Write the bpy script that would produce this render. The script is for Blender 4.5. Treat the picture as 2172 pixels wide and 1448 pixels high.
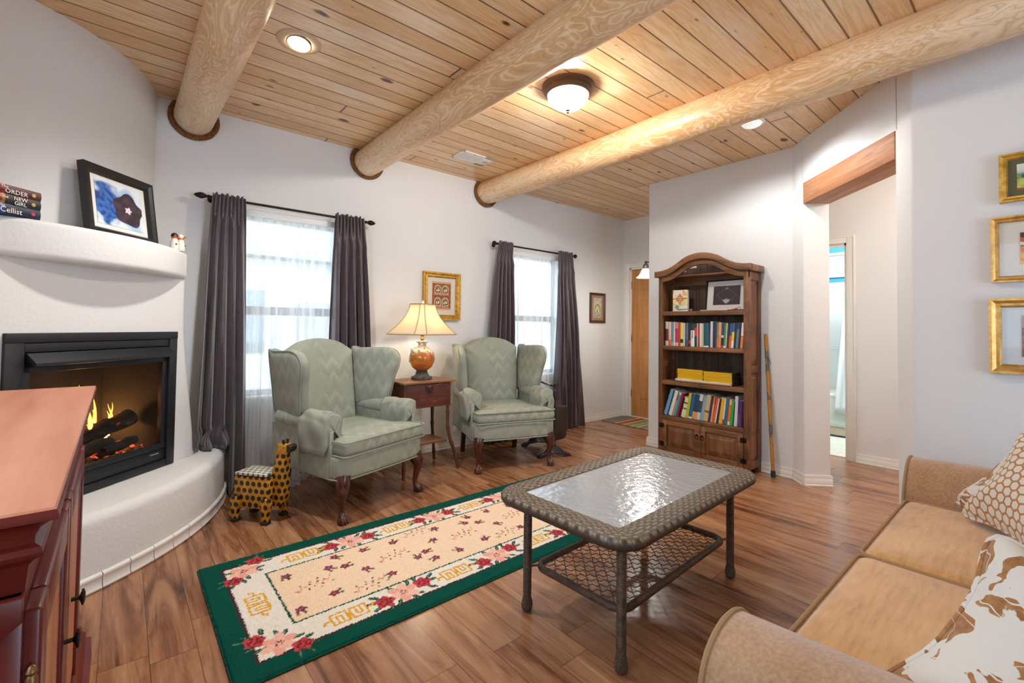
import bpy, bmesh, math, random
import numpy as np
from math import sin, cos, pi, sqrt
from mathutils import Vector, Matrix
rad = math.radians
sc = bpy.context.scene
for o in list(bpy.data.objects):
    bpy.data.objects.remove(o)
COL = sc.collection

# ------------------------------------------------------------------ camera
YAW, PIT, ROL = rad(40.4822), rad(1.50868), rad(0.71608)
_F0 = Vector((sin(YAW), cos(YAW), 0)); _R0 = Vector((cos(YAW), -sin(YAW), 0)); _U0 = Vector((0, 0, 1))
_F = _F0 * cos(PIT) + _U0 * sin(PIT); _U = _U0 * cos(PIT) - _F0 * sin(PIT)
_R = _R0 * cos(ROL) + _U * sin(ROL); _U = _U * cos(ROL) - _R0 * sin(ROL)
cd = bpy.data.cameras.new('camera'); cam = bpy.data.objects.new('camera', cd); COL.objects.link(cam)
cam.matrix_world = Matrix(((_R.x, _U.x, -_F.x, 0), (_R.y, _U.y, -_F.y, 0), (_R.z, _U.z, -_F.z, 1.2), (0, 0, 0, 1)))
cd.sensor_width = 36; cd.lens = 971.99 / 2172 * 36
cd.shift_x = -3.74 / 2172; cd.shift_y = -55.5 / 2172
cd.clip_start = 0.05
sc.camera = cam

# ------------------------------------------------------------------ light
sc.view_settings.view_transform = 'Standard'; sc.view_settings.look = 'None'
sc.view_settings.gamma = 1; sc.view_settings.use_curve_mapping = False
sc.view_settings.exposure = 0.82
sc.cycles.use_denoising = True
sc.cycles.max_bounces = 10; sc.cycles.diffuse_bounces = 6; sc.cycles.transparent_max_bounces = 12
sc.cycles.sample_clamp_indirect = 6; sc.cycles.caustics_reflective = False; sc.cycles.caustics_refractive = False
wd = bpy.data.worlds.new('sky'); sc.world = wd; wd.use_nodes = True
_bg = wd.node_tree.nodes['Background']; _bg.inputs[1].default_value = 1.0      # sky: bright towards the sun side (-x, -y), dimmer to the north
_tc = wd.node_tree.nodes.new('ShaderNodeTexCoord'); _rp = wd.node_tree.nodes.new('ShaderNodeMapRange')
_dt = wd.node_tree.nodes.new('ShaderNodeVectorMath'); _dt.operation = 'DOT_PRODUCT'; _dt.inputs[1].default_value = (0.75, 0.66, 0)
wd.node_tree.links.new(_tc.outputs['Generated'], _dt.inputs[0]); wd.node_tree.links.new(_dt.outputs['Value'], _rp.inputs[0])
_rp.interpolation_type = 'SMOOTHSTEP'; _rp.inputs[1].default_value = 0.25; _rp.inputs[2].default_value = -0.5
_mx = wd.node_tree.nodes.new('ShaderNodeMixRGB'); wd.node_tree.links.new(_rp.outputs[0], _mx.inputs[0]); wd.node_tree.links.new(_mx.outputs[0], _bg.inputs[0])
_mx.inputs[1].default_value = (1.06, 1.16, 1.28, 1); _mx.inputs[2].default_value = (4.3, 5.4, 7.0, 1)

def lamp(name, kind, loc, energy, color=(1, 1, 1), size=0.1, rot=(0, 0, 0), size_y=None, portal=False):
    l = bpy.data.lights.new(name, kind); l.energy = energy; l.color = color
    if kind == 'AREA':
        l.size = size
        if size_y: l.shape = 'RECTANGLE'; l.size_y = size_y
        if portal: l.cycles.is_portal = True
    else:
        l.shadow_soft_size = size
    o = bpy.data.objects.new(name, l); COL.objects.link(o); o.location = loc; o.rotation_euler = rot
    return o
# daylight entering by the windows (sky portals just outside the glass)
lamp('window_daylight', 'AREA', (1.01, 4.15, 1.36), 1, size=1.0, size_y=1.5, rot=(rad(-90), 0, 0), portal=True)
lamp('window_daylight', 'AREA', (3.585, 4.15, 1.36), 1, size=1.0, size_y=1.5, rot=(rad(-90), 0, 0), portal=True)
lamp('added_patio_daylight', 'AREA', (1.9, -3.15, 1.1), 1, size=1.9, size_y=2.2, rot=(rad(90), 0, 0), portal=True)  # for the unseen patio door, added behind the camera to brighten the room
lamp('added_side_daylight', 'AREA', (-1.05, 0.75, 1.62), 1, size=1.5, size_y=1.35, rot=(rad(90), 0, rad(-90)), portal=True)  # for the unseen left wall window, added to brighten the room
lamp('bath_daylight', 'AREA', (7.6, 1.7, 2.1), 1, size=0.8, size_y=0.35, rot=(rad(90), 0, rad(90)), portal=True)

# ------------------------------------------------------------------ helpers
def S(h):
    """sRGB hex -> linear rgb"""
    h = h.lstrip('#'); v = [int(h[i:i + 2], 16) / 255 for i in (0, 2, 4)]
    return tuple(x / 12.92 if x <= 0.04045 else ((x + 0.055) / 1.055) ** 2.4 for x in v)

class G:
    """small node-graph writer"""
    def __init__(s, name):
        s.m = bpy.data.materials.new(name); s.m.use_nodes = True
        s.nt = s.m.node_tree; s.b = s.nt.nodes['Principled BSDF']; s.out = s.nt.nodes['Material Output']
    def put(s, sock, v):
        if isinstance(v, bpy.types.NodeSocket): s.nt.links.new(v, sock)
        elif isinstance(v, (tuple, list)):
            n = len(sock.default_value)
            sock.default_value = tuple(v) + (1,) * (n - len(v)) if len(v) < n else tuple(v)[:n]
        else: sock.default_value = v
    def n(s, t, props=None, **ins):
        nd = s.nt.nodes.new('ShaderNode' + t)
        for k, v in (props or {}).items(): setattr(nd, k, v)
        for k, v in ins.items():
            key = int(k[1:]) if k[0] == '_' else k.replace('__', ' ')
            s.put(nd.inputs[key], v)
        return nd
    def co(s, kind='Object'): return s.n('TexCoord').outputs[kind]
    def math(s, op, a, b=0, c=0): return s.n('Math', {'operation': op}, _0=a, _1=b, _2=c).outputs[0]
    def xyz(s, v): return s.n('SeparateXYZ', _0=v).outputs
    def vec(s, x=0, y=0, z=0): return s.n('CombineXYZ', _0=x, _1=y, _2=z).outputs[0]
    def vm(s, v, k): return s.n('VectorMath', {'operation': 'MULTIPLY'}, _0=v, _1=k).outputs[0]
    def va(s, v, k): return s.n('VectorMath', {'operation': 'ADD'}, _0=v, _1=k).outputs[0]
    def mix(s, f, a, b): return s.n('MixRGB', _0=f, _1=a, _2=b).outputs[0]
    def mul(s, f, a, b): return s.n('MixRGB', {'blend_type': 'MULTIPLY'}, _0=f, _1=a, _2=b).outputs[0]
    def noise(s, v, scale=5, detail=3, rough=0.5, dist=0):
        return s.n('TexNoise', Vector=v, Scale=scale, Detail=detail, Roughness=rough, Distortion=dist).outputs[0]
    def vor(s, v, scale=5, rnd=1.0, feature='F1'):
        return s.n('TexVoronoi', {'feature': feature}, Vector=v, Scale=scale, Randomness=rnd).outputs
    def white(s, v): return s.n('TexWhiteNoise', {'noise_dimensions': '3D'}, Vector=v).outputs
    def ramp(s, f, stops, interp='LINEAR'):
        nd = s.n('ValToRGB', _0=f); r = nd.color_ramp; r.interpolation = interp
        while len(r.elements) > 1: r.elements.remove(r.elements[-1])
        for i, (p, c) in enumerate(stops):
            e = r.elements[0] if i == 0 else r.elements.new(p)
            e.position = p; e.color = tuple(c) + (1,) if len(c) == 3 else c
        return nd.outputs[0]
    def step(s, f, a, b): return s.n('MapRange', {'interpolation_type': 'SMOOTHSTEP'}, Value=f, _1=a, _2=b).outputs[0]
    def bump(s, h, strength=0.3, dist=0.01, normal=None):
        nd = s.n('Bump', Strength=strength, Distance=dist, Height=h)
        if normal is not None: s.put(nd.inputs['Normal'], normal)
        return nd.outputs[0]
    def fin(s, color=None, rough=None, metal=None, normal=None, spec=None, sheen=None, coat=None, coat_rough=None, emit=None, estr=None, trans=None, ior=None, alpha=None, sub=None):
        for k, v in (('Base Color', color), ('Roughness', rough), ('Metallic', metal), ('Normal', normal), ('Specular IOR Level', spec),
                     ('Sheen Weight', sheen), ('Coat Weight', coat), ('Coat Roughness', coat_rough), ('Emission Color', emit), ('Emission Strength', estr),
                     ('Transmission Weight', trans), ('IOR', ior), ('Alpha', alpha)):
            if v is not None: s.put(s.b.inputs[k], v)
        return s.m
    def surf(s, sh): s.nt.links.new(sh, s.out.inputs[0]); return s.m
    def mixs(s, f, a, b): return s.n('MixShader', _0=f, _1=a, _2=b).outputs[0]

def plain(name, hexc, rough=0.5, metal=0, **k):
    return G(name).fin(color=S(hexc) if isinstance(hexc, str) else hexc, rough=rough, metal=metal, **k)

def varied(name, h1, h2, scale=8, rough=0.6, bump=0.0, bscale=60, stretch=(1, 1, 1), **k):
    g = G(name); v = g.vm(g.co(), stretch); f = g.noise(v, scale, 4, 0.55)
    c = g.ramp(f, [(0.3, S(h1)), (0.7, S(h2))]); nrm = g.bump(g.noise(g.co(), bscale, 3), bump, 0.01) if bump else None
    return g.fin(color=c, rough=rough, normal=nrm, **k)

def wood(name, h_dark, h_mid, h_light, axis='Z', grain=1.0, rough=0.45, streak=0.5, coat=0.0, knots=0.0, stain=0.0):
    """wood with the grain along one object axis"""
    g = G(name); i = 'XYZ'.index(axis); k = [22 * grain] * 3; k[i] = 1.6 * grain
    v = g.vm(g.co(), tuple(k)); n1 = g.noise(v, 1.0, 5, 0.6, 0.6)
    k2 = [90 * grain] * 3; k2[i] = 3 * grain
    n2 = g.noise(g.vm(g.co(), tuple(k2)), 1.0, 3, 0.6)
    f = g.math('ADD', g.math('MULTIPLY', n1, 1 - 0.35 * streak), g.math('MULTIPLY', n2, 0.35 * streak))
    c = g.ramp(f, [(0.28, S(h_dark)), (0.5, S(h_mid)), (0.72, S(h_light))])
    if stain:
        b = g.noise(g.co(), 4.5, 3, 0.6); c = g.mix(g.math('MULTIPLY', g.step(b, 0.52, 0.72), stain), c, S(h_dark))
    if knots:
        kk = [5.0] * 3; kk[i] = 2.2
        d = g.vor(g.vm(g.co(), tuple(kk)), 1.0)[0]; c = g.mix(g.math('MULTIPLY', g.step(d, 0.11, 0.03), knots), c, S(h_dark))
    return g.fin(color=c, rough=rough, normal=g.bump(f, 0.12, 0.004), coat=coat or None)

class MB:
    """collects shapes into one mesh"""
    def __init__(s): s.bm = bmesh.new(); s.mi = 0
    def add(s, tmp, M=None, mi=None):
        if M is not None: tmp.transform(M)
        if mi is not None:
            for f in tmp.faces: f.material_index = mi
        me = bpy.data.meshes.new('_t'); tmp.to_mesh(me); tmp.free(); s.bm.from_mesh(me); bpy.data.meshes.remove(me)
        return s
    def box(s, x0, x1, y0, y1, z0, z1, M=None, bev=0, seg=2, mi=None):
        t = bmesh.new(); bmesh.ops.create_cube(t, size=1)
        for v in t.verts: v.co = Vector(((x0 + x1) / 2 + v.co.x * (x1 - x0), (y0 + y1) / 2 + v.co.y * (y1 - y0), (z0 + z1) / 2 + v.co.z * (z1 - z0)))
        if bev: bmesh.ops.bevel(t, geom=t.edges[:], offset=bev, segments=seg, affect='EDGES', profile=0.5)
        return s.add(t, M, mi)
    def prism(s, poly, a0, a1, axis='Z', M=None, bev=0, seg=2, vert_only=False, mi=None):
        """polygon extruded along an axis; poly is (x,y) for Z, (x,z) for Y, (y,z) for X"""
        t = bmesh.new()
        def P(p, a): return {'Z': (p[0], p[1], a), 'Y': (p[0], a, p[1]), 'X': (a, p[0], p[1])}[axis]
        lo = [t.verts.new(P(p, a0)) for p in poly]; hi = [t.verts.new(P(p, a1)) for p in poly]
        n = len(poly); t.faces.new(lo[::-1]); t.faces.new(hi)
        side = []
        for i in range(n):
            j = (i + 1) % n; t.faces.new((lo[i], lo[j], hi[j], hi[i])); side.append((lo[i], hi[i]))
        bmesh.ops.recalc_face_normals(t, faces=t.faces[:])
        if bev:
            if vert_only: ge = [e for e in t.edges if any(set(e.verts) == set(x) for x in side)]
            else: ge = [e for e in t.edges if not any(set(e.verts) == set(x) for x in side)]
            bmesh.ops.bevel(t, geom=ge, offset=bev, segments=seg, affect='EDGES', profile=0.5)
        return s.add(t, M, mi)
    def grid(s, fn, nu, nv, cu=False, cv=False, M=None, mi=None, skip=None):
        t = bmesh.new(); V = []
        for i in range(nu if cu else nu + 1):
            V.append([t.verts.new(fn(i / nu, j / nv)) for j in range(nv if cv else nv + 1)])
        for i in range(nu):
            for j in range(nv):
                if skip and skip(i, j): continue
                a, b = V[i], V[(i + 1) % len(V)]
                k = (j + 1) % len(a)
                t.faces.new((a[j], b[j], b[k], a[k]))
        return s.add(t, M, mi)
    def tube(s, pts, r, seg=8, closed=False, cap=True, M=None, mi=None, flat=1.0):
        pts = [Vector(p) for p in pts]; n = len(pts); t = bmesh.new(); rings = []
        rr = r if isinstance(r, (list, tuple)) else [r] * n
        prev = None
        for i, p in enumerate(pts):
            if closed: d = (pts[(i + 1) % n] - pts[i - 1])
            else: d = pts[min(i + 1, n - 1)] - pts[max(i - 1, 0)]
            d.normalize()
            if prev is None:
                u = d.orthogonal().normalized() if abs(d.z) > 0.95 else d.cross(Vector((0, 0, 1))).normalized()
            else:
                u = (prev - d * prev.dot(d)).normalized()
            prev = u; w = d.cross(u)
            rings.append([t.verts.new(p + (u * cos(2 * pi * k / seg) + w * sin(2 * pi * k / seg) * flat) * rr[i]) for k in range(seg)])
        for i in range(n if closed else n - 1):
            a, b = rings[i], rings[(i + 1) % n]
            for k in range(seg): t.faces.new((a[k], a[(k + 1) % seg], b[(k + 1) % seg], b[k]))
        if cap and not closed: t.faces.new(rings[0][::-1]); t.faces.new(rings[-1])
        return s.add(t, M, mi)
    def lathe(s, prof, seg=20, M=None, mi=None, sq=None):
        """profile of (radius, z) turned about z"""
        t = bmesh.new(); R = []
        for r, z in prof:
            if r < 1e-5: R.append([t.verts.new((0, 0, z))])
            else: R.append([t.verts.new((r * cos(2 * pi * k / seg), r * sin(2 * pi * k / seg), z)) for k in range(seg)])
        for a, b in zip(R, R[1:]):
            for k in range(seg):
                q = (k + 1) % seg
                if len(a) == 1 and len(b) == 1: continue
                if len(a) == 1: t.faces.new((a[0], b[k], b[q]))
                elif len(b) == 1: t.faces.new((a[k], a[q], b[0]))
                else: t.faces.new((a[k], a[q], b[q], b[k]))
        if len(R[0]) > 1: t.faces.new(R[0])
        if len(R[-1]) > 1: t.faces.new(R[-1])
        bmesh.ops.recalc_face_normals(t, faces=t.faces[:])
        return s.add(t, M, mi)
    def sphere(s, c, r, u=12, v=8, M=None, mi=None, sx=1, sy=1, sz=1):
        t = bmesh.new(); bmesh.ops.create_uvsphere(t, u_segments=u, v_segments=v, radius=r)
        for w in t.verts: w.co = Vector((c[0] + w.co.x * sx, c[1] + w.co.y * sy, c[2] + w.co.z * sz))
        return s.add(t, M, mi)
    def cushion(s, outline, thick, bulge=0.0, mp=None, p=9, M=None, back=True, mi=None):
        """puffy slab on a star-shaped outline (a,b); mp maps (a,b,h) to a point"""
        t = bmesh.new(); cx = sum(q[0] for q in outline) / len(outline); cy = sum(q[1] for q in outline) / len(outline)
        mp = mp or (lambda a, b, h: (a, b, h)); n = len(outline)
        T = [1.0, 0.994, 0.975, 0.94, 0.88, 0.78, 0.64, 0.48, 0.3, 0.14]
        def ring(tt, sg):
            h = thick / 2 * (1 - tt ** p) ** 0.5 + bulge * (1 - tt * tt)
            return [t.verts.new(mp(cx + (a - cx) * tt, cy + (b - cy) * tt, sg * h)) for a, b in outline]
        edge = ring(1.0, 1)
        for sg in (1, -1):
            pr = edge
            for tt in T[1:]:
                cur = ring(tt, sg)
                for k in range(n):
                    q = (k + 1) % n; f = (pr[k], pr[q], cur[q], cur[k]); t.faces.new(f if sg > 0 else f[::-1])
                pr = cur
            c = t.verts.new(mp(cx, cy, sg * (thick / 2 + bulge)))
            for k in range(n):
                f = (pr[k], pr[(k + 1) % n], c); t.faces.new(f if sg > 0 else f[::-1])
        bmesh.ops.recalc_face_normals(t, faces=t.faces[:])
        return s.add(t, M, mi)
    def build(s, name, mat, parent=None, smooth=40, world=False, colors=None, recalc=False):
        if recalc: bmesh.ops.recalc_face_normals(s.bm, faces=s.bm.faces[:])
        me = bpy.data.meshes.new(name); s.bm.to_mesh(me); s.bm.free()
        for m in (mat if isinstance(mat, (list, tuple)) else [mat]): me.materials.append(m)
        if colors:
            a = me.color_attributes.new('Col', 'FLOAT_COLOR', 'POINT')
            buf = np.ones((len(me.vertices), 4), dtype=np.float32)
            for i, v in enumerate(me.vertices): buf[i, :3] = colors(v.co)
            a.data.foreach_set('color', buf.ravel())
        if smooth:
            me.shade_smooth(); me.set_sharp_from_angle(angle=rad(smooth))
        return link(name, me, parent, world)

MW = {}
def link(name, me, parent=None, world=False):
    o = bpy.data.objects.new(name, me); COL.objects.link(o)
    if parent is not None:
        o.parent = parent
        if world: o.matrix_parent_inverse = MW[parent.name].inverted()
    return o
def tag(o, label, cat, group=None):
    o['label'] = label; o['category'] = cat
    if group: o['group'] = group
    return o
def struct(o): o['kind'] = 'structure'; return o
def thing(name, label, cat, loc=(0, 0, 0), rz=0.0, group=None, rot=None):
    o = bpy.data.objects.new(name, None); COL.objects.link(o); o.empty_display_size = 0.05
    o.location = loc; o.rotation_euler = rot or (0, 0, rz)
    MW[o.name] = Matrix.Translation(Vector(loc)) @ o.rotation_euler.to_matrix().to_4x4()
    return tag(o, label, cat, group)
def dup(root, loc, rz, label, group=None):
    r = root.copy(); COL.objects.link(r); r.location = loc; r.rotation_euler = (0, 0, rz); r['label'] = label
    if group: r['group'] = group
    def rec(src, dst):
        for ch in list(src.children):
            c = ch.copy(); COL.objects.link(c); c.parent = dst; rec(ch, c)
    rec(root, r)
    return r
def T(x=0, y=0, z=0): return Matrix.Translation((x, y, z))
def RZ(a): return Matrix.Rotation(a, 4, 'Z')
def RX(a): return Matrix.Rotation(a, 4, 'X')
def RY(a): return Matrix.Rotation(a, 4, 'Y')
def SC(x, y, z): return Matrix.Diagonal((x, y, z, 1))
def lerp(a, b, t): return a + (b - a) * t
def sst(a, b, x):
    t = min(1, max(0, (x - a) / (b - a))); return t * t * (3 - 2 * t)
def rrect(x0, x1, y0, y1, r, n=5):
    P = []
    for cx, cy, a in ((x1 - r, y1 - r, 0), (x0 + r, y1 - r, 90), (x0 + r, y0 + r, 180), (x1 - r, y0 + r, 270)):
        for k in range(n + 1):
            t = rad(a + 90 * k / n); P.append((cx + r * cos(t), cy + r * sin(t)))
    return P
def spline(pts, n=8, closed=False):
    """Catmull-Rom through points"""
    P = [Vector(p) for p in pts]; out = []; N = len(P)
    for i in range(N if closed else N - 1):
        if closed: a, b, c, d = P[i - 1], P[i], P[(i + 1) % N], P[(i + 2) % N]
        else: a, b, c, d = P[max(i - 1, 0)], P[i], P[i + 1], P[min(i + 2, N - 1)]
        for k in range(n):
            t = k / n; out.append(0.5 * ((2 * b) + (c - a) * t + (2 * a - 5 * b + 4 * c - d) * t * t + (3 * b - a - 3 * c + d) * t ** 3))
    if not closed: out.append(P[-1])
    return out
def sp2(pts, n=6, closed=False): return [(v.x, v.y) for v in spline([(p[0], p[1], 0) for p in pts], n, closed)]
def splr(pts, n=6):
    """spline of (x,y,z,r) -> points, radii"""
    a = spline([p[:3] for p in pts], n); b = spline([(p[3], 0, 0) for p in pts], n)
    return a, [max(1e-4, v.x) for v in b]
_dg = None
def lettering(body, size, mat, M, parent, name='lettering', extrude=0.0004, align='CENTER'):
    cu = bpy.data.curves.new('_f', 'FONT'); cu.body = body; cu.size = size; cu.extrude = extrude; cu.align_x = align; cu.resolution_u = 2
    t = bpy.data.objects.new('_f', cu); COL.objects.link(t); bpy.context.view_layer.update()
    me = bpy.data.meshes.new_from_object(t.evaluated_get(bpy.context.evaluated_depsgraph_get()))
    bpy.data.objects.remove(t); bpy.data.curves.remove(cu)
    me.transform(M); me.materials.clear(); me.materials.append(mat); me.name = name
    return link(name, me, parent)
def painted(name, w, h, nx, ny, fn, parent, M=Matrix(), mat=None):
    """flat picture in the local xz plane facing -y; fn(u,v)->linear rgb, v upward"""
    us = np.linspace(0, 1, nx + 1); vs = np.linspace(0, 1, ny + 1)
    V = []; C = []
    for j in vs:
        for i in us: V.append(((i - .5) * w, 0, j * h)); C.append(tuple(fn(i, j)) + (1,))
    Fc = [(j * (nx + 1) + i, j * (nx + 1) + i + 1, (j + 1) * (nx + 1) + i + 1, (j + 1) * (nx + 1) + i) for j in range(ny) for i in range(nx)]
    me = bpy.data.meshes.new(name); me.from_pydata(V, [], Fc); me.transform(M)
    a = me.color_attributes.new('Col', 'FLOAT_COLOR', 'POINT'); a.data.foreach_set('color', np.array(C, dtype=np.float32).ravel())
    me.materials.append(mat or M_PAINT)
    return link(name, me, parent)
def vcol(name, rough=0.6, **k):
    g = G(name); c = g.n('Attribute', {'attribute_name': 'Col'}).outputs['Color']
    return g.fin(color=c, rough=rough, **k)
M_PAINT = vcol('painted_print', 0.5)
# ------------------------------------------------------------------ materials of the room
def m_plaster(name, h, b=0.25, sc_=90):
    g = G(name); v = g.co(); n1 = g.noise(v, sc_, 4, 0.6); n2 = g.noise(v, 2.0, 3, 0.5)
    c = g.mix(g.math('MULTIPLY', n2, 0.10), S(h), S('#cfccc6'))
    return g.fin(color=c, rough=0.85, normal=g.bump(n1, b, 0.006), spec=0.3)
M_WALL = m_plaster('wall_plaster', '#e4e4e3')
M_FP = m_plaster('fireplace_plaster', '#dedddb', 0.35, 55)
M_TRIM = plain('white_trim', '#e8e6e0', 0.45)

def m_ceiling():
    g = G('pine_planks'); p = g.co(); x, y, z = g.xyz(p)
    q = g.math('DIVIDE', g.math('SUBTRACT', y, 2.495), 0.131); i = g.math('FLOOR', q); fr = g.math('FRACT', q)
    w1 = g.white(g.vec(i, 3.1, 0))[0]
    L = g.math('DIVIDE', g.math('ADD', x, g.math('MULTIPLY', w1, 37.0)), 6.2); li = g.math('FLOOR', L); lf = g.math('FRACT', L)
    w2 = g.white(g.vec(i, li, 1.7))[0]
    off = g.math('MULTIPLY', w2, 40.0)
    v = g.vec(g.math('MULTIPLY', x, 0.9), g.math('ADD', g.math('MULTIPLY', y, 13.0), off), off)
    f1 = g.noise(v, 1.0, 3, 0.55, 1.2)
    rings = g.math('FRACT', g.math('MULTIPLY', f1, 9.0)); rings = g.math('ABSOLUTE', g.math('SUBTRACT', rings, 0.5))
    v2 = g.vec(g.math('MULTIPLY', x, 5), g.math('MULTIPLY', y, 160), off); f2 = g.noise(v2, 1, 2, 0.6)
    c = g.ramp(g.math('ADD', g.math('MULTIPLY', rings, 0.9), g.math('MULTIPLY', f2, 0.4)), [(0.12, S('#d6b084')), (0.42, S('#e6c79c')), (0.75, S('#efd8b6'))])
    tone = g.ramp(w2, [(0, S('#e8d4bc')), (0.35, S('#f8efe3')), (0.7, S('#fffaf3')), (1, S('#f0dcc2'))]); c = g.mul(1.0, c, tone)
    gloss_blot = g.noise(g.vec(g.math('MULTIPLY', x, 0.9), g.math('MULTIPLY', y, 2.2), w2), 1.6, 3, 0.6)
    c = g.mix(g.math('MULTIPLY', g.step(gloss_blot, 0.5, 0.75), 0.4), c, S('#efe3d2'))  # whitish gloss reflections painted into the plank colour
    kv = g.vec(g.math('MULTIPLY', x, 4.0), g.math('ADD', g.math('MULTIPLY', y, 8.0), off), 0)
    vo = g.n('TexVoronoi', {'feature': 'F1'}, Vector=g.va(kv, g.vm(g.n('TexNoise', Vector=kv, Scale=2.0).outputs[1], (0.25, 0.25, 0))), Scale=1.0)
    rr = g.xyz(vo.outputs['Color'])[0]; size = g.math('MULTIPLY', g.step(rr, 0.3, 1.0), 0.15)
    kd = g.math('SUBTRACT', vo.outputs['Distance'], size)
    c = g.mix(g.step(kd, 0.06, 0.0), c, S('#9a6a3e')); c = g.mix(g.step(kd, 0.005, -0.03), c, S('#4d2a17'))
    edge = g.math('MINIMUM', fr, g.math('SUBTRACT', 1.0, fr)); joint = g.step(edge, 0.045, 0.018)
    ej = g.math('MINIMUM', lf, g.math('SUBTRACT', 1.0, lf)); joint = g.math('MAXIMUM', joint, g.step(ej, 0.0012, 0.0006))
    c = g.mix(g.math('MULTIPLY', joint, 0.9), c, S('#5f391d'))
    wav = g.noise(g.vec(g.math('MULTIPLY', x, 3), g.math('MULTIPLY', y, 9), off), 1, 2)
    h = g.math('ADD', g.math('MULTIPLY', joint, -1.0), g.math('MULTIPLY', wav, 0.25))
    return g.fin(color=c, rough=0.28, normal=g.bump(h, 0.6, 0.007), spec=0.6)
M_CEIL = m_ceiling()

def m_floor():
    g = G('laminate_floor'); p = g.co(); x, y, z = g.xyz(p)
    q = g.math('DIVIDE', g.math('SUBTRACT', x, 0.522), 0.139); i = g.math('FLOOR', q); fr = g.math('FRACT', q)
    w1 = g.white(g.vec(i, 7.3, 0))[0]
    L = g.math('DIVIDE', g.math('ADD', y, g.math('MULTIPLY', w1, 31.0)), 1.22); li = g.math('FLOOR', L); lf = g.math('FRACT', L)
    w2 = g.white(g.vec(i, li, 4.4))[0]; off = g.math('MULTIPLY', w2, 50.0)
    v = g.vec(g.math('ADD', g.math('MULTIPLY', x, 11.0), off), g.math('MULTIPLY', y, 1.15), off)
    f1 = g.noise(v, 1.0, 5, 0.62, 1.6)
    v2 = g.vec(g.math('ADD', g.math('MULTIPLY', x, 90.0), off), g.math('MULTIPLY', y, 3.0), off); f2 = g.noise(v2, 1, 3, 0.6)
    f = g.math('ADD', g.math('MULTIPLY', f1, 0.8), g.math('MULTIPLY', f2, 0.13))
    f = g.math('ADD', g.math('ADD', f, 0.045), g.math('MULTIPLY', g.math('SUBTRACT', w2, 0.5), 0.12))
    c = g.ramp(f, [(0.30, S('#4d2c1b')), (0.40, S('#7a4d31')), (0.49, S('#98694a')), (0.6, S('#ab7d5a')), (0.72, S('#bb916c'))])
    v3 = g.vec(g.math('ADD', g.math('MULTIPLY', x, 26.0), off), g.math('MULTIPLY', y, 2.6), off)
    st = g.step(g.noise(v3, 1, 3, 0.55, 0.8), 0.63, 0.76); c = g.mix(g.math('MULTIPLY', st, 0.6), c, S('#452516'))
    edge = g.math('MINIMUM', fr, g.math('SUBTRACT', 1.0, fr)); ej = g.math('MINIMUM', lf, g.math('SUBTRACT', 1.0, lf))
    joint = g.math('MAXIMUM', g.step(edge, 0.014, 0.006), g.step(ej, 0.0016, 0.0008)); c = g.mix(g.math('MULTIPLY', joint, 0.7), c, S('#33190d'))
    r = g.math('ADD', 0.2, g.math('MULTIPLY', f2, 0.12))
    h = g.math('ADD', g.math('MULTIPLY', joint, -1.0), g.math('MULTIPLY', f1, 0.3))
    return g.fin(color=c, rough=r, normal=g.bump(joint, -0.2, 0.002), spec=0.5)
M_FLOOR = m_floor()

def m_log():
    g = G('peeled_log'); p = g.co(); x, y, z = g.xyz(p)
    v = g.vec(g.math('MULTIPLY', x, 6.0), g.math('MULTIPLY', y, 1.6), g.math('MULTIPLY', z, 6.0))
    f = g.noise(v, 1.0, 3.5, 0.55, 1.3); n2 = g.noise(v, 0.55, 2, 0.5)
    rg = g.math('FRACT', g.math('MULTIPLY', f, 12.0)); tri = g.math('ABSOLUTE', g.math('SUBTRACT', g.math('MULTIPLY', rg, 2.0), 1.0))
    base = g.ramp(n2, [(0.33, S('#cba071')), (0.5, S('#debd96')), (0.68, S('#e8d3b5'))])
    c = g.mix(g.math('MULTIPLY', g.step(tri, 0.62, 0.9), 0.5), base, S('#ead6b4'))
    c = g.mix(g.math('MULTIPLY', g.step(tri, 0.3, 0.05), 0.4), c, S('#b28552'))
    vo = g.n('TexVoronoi', {'feature': 'F1'}, Vector=g.vm(p, (6, 2.6, 6)), Scale=1.0); rr = g.xyz(vo.outputs['Color'])[0]
    kd = g.math('SUBTRACT', vo.outputs['Distance'], g.math('MULTIPLY', g.step(rr, 0.7, 1.0), 0.14))
    c = g.mix(g.step(kd, 0.03, -0.01), c, S('#5d3a20'))
    return g.fin(color=c, rough=0.38, normal=g.bump(g.math('ADD', f, g.math('MULTIPLY', tri, 0.15)), 0.25, 0.01), spec=0.4)
M_LOG = m_log()
M_ROPE = varied('brown_rope', '#5a3414', '#8b5a28', 60, 0.9)
M_LINTEL = wood('lintel_fir', '#8a5637', '#b67c55', '#cc9a72', 'X', 1.0, 0.6, 0.6)
M_GLASS = G('window_glass')
M_GLASS.surf(M_GLASS.mixs(0.06, M_GLASS.n('BsdfTransparent', Color=(0.97, 0.99, 0.98, 1)).outputs[0], M_GLASS.n('BsdfGlossy', Roughness=0.02).outputs[0])); M_GLASS = M_GLASS.m

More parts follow.
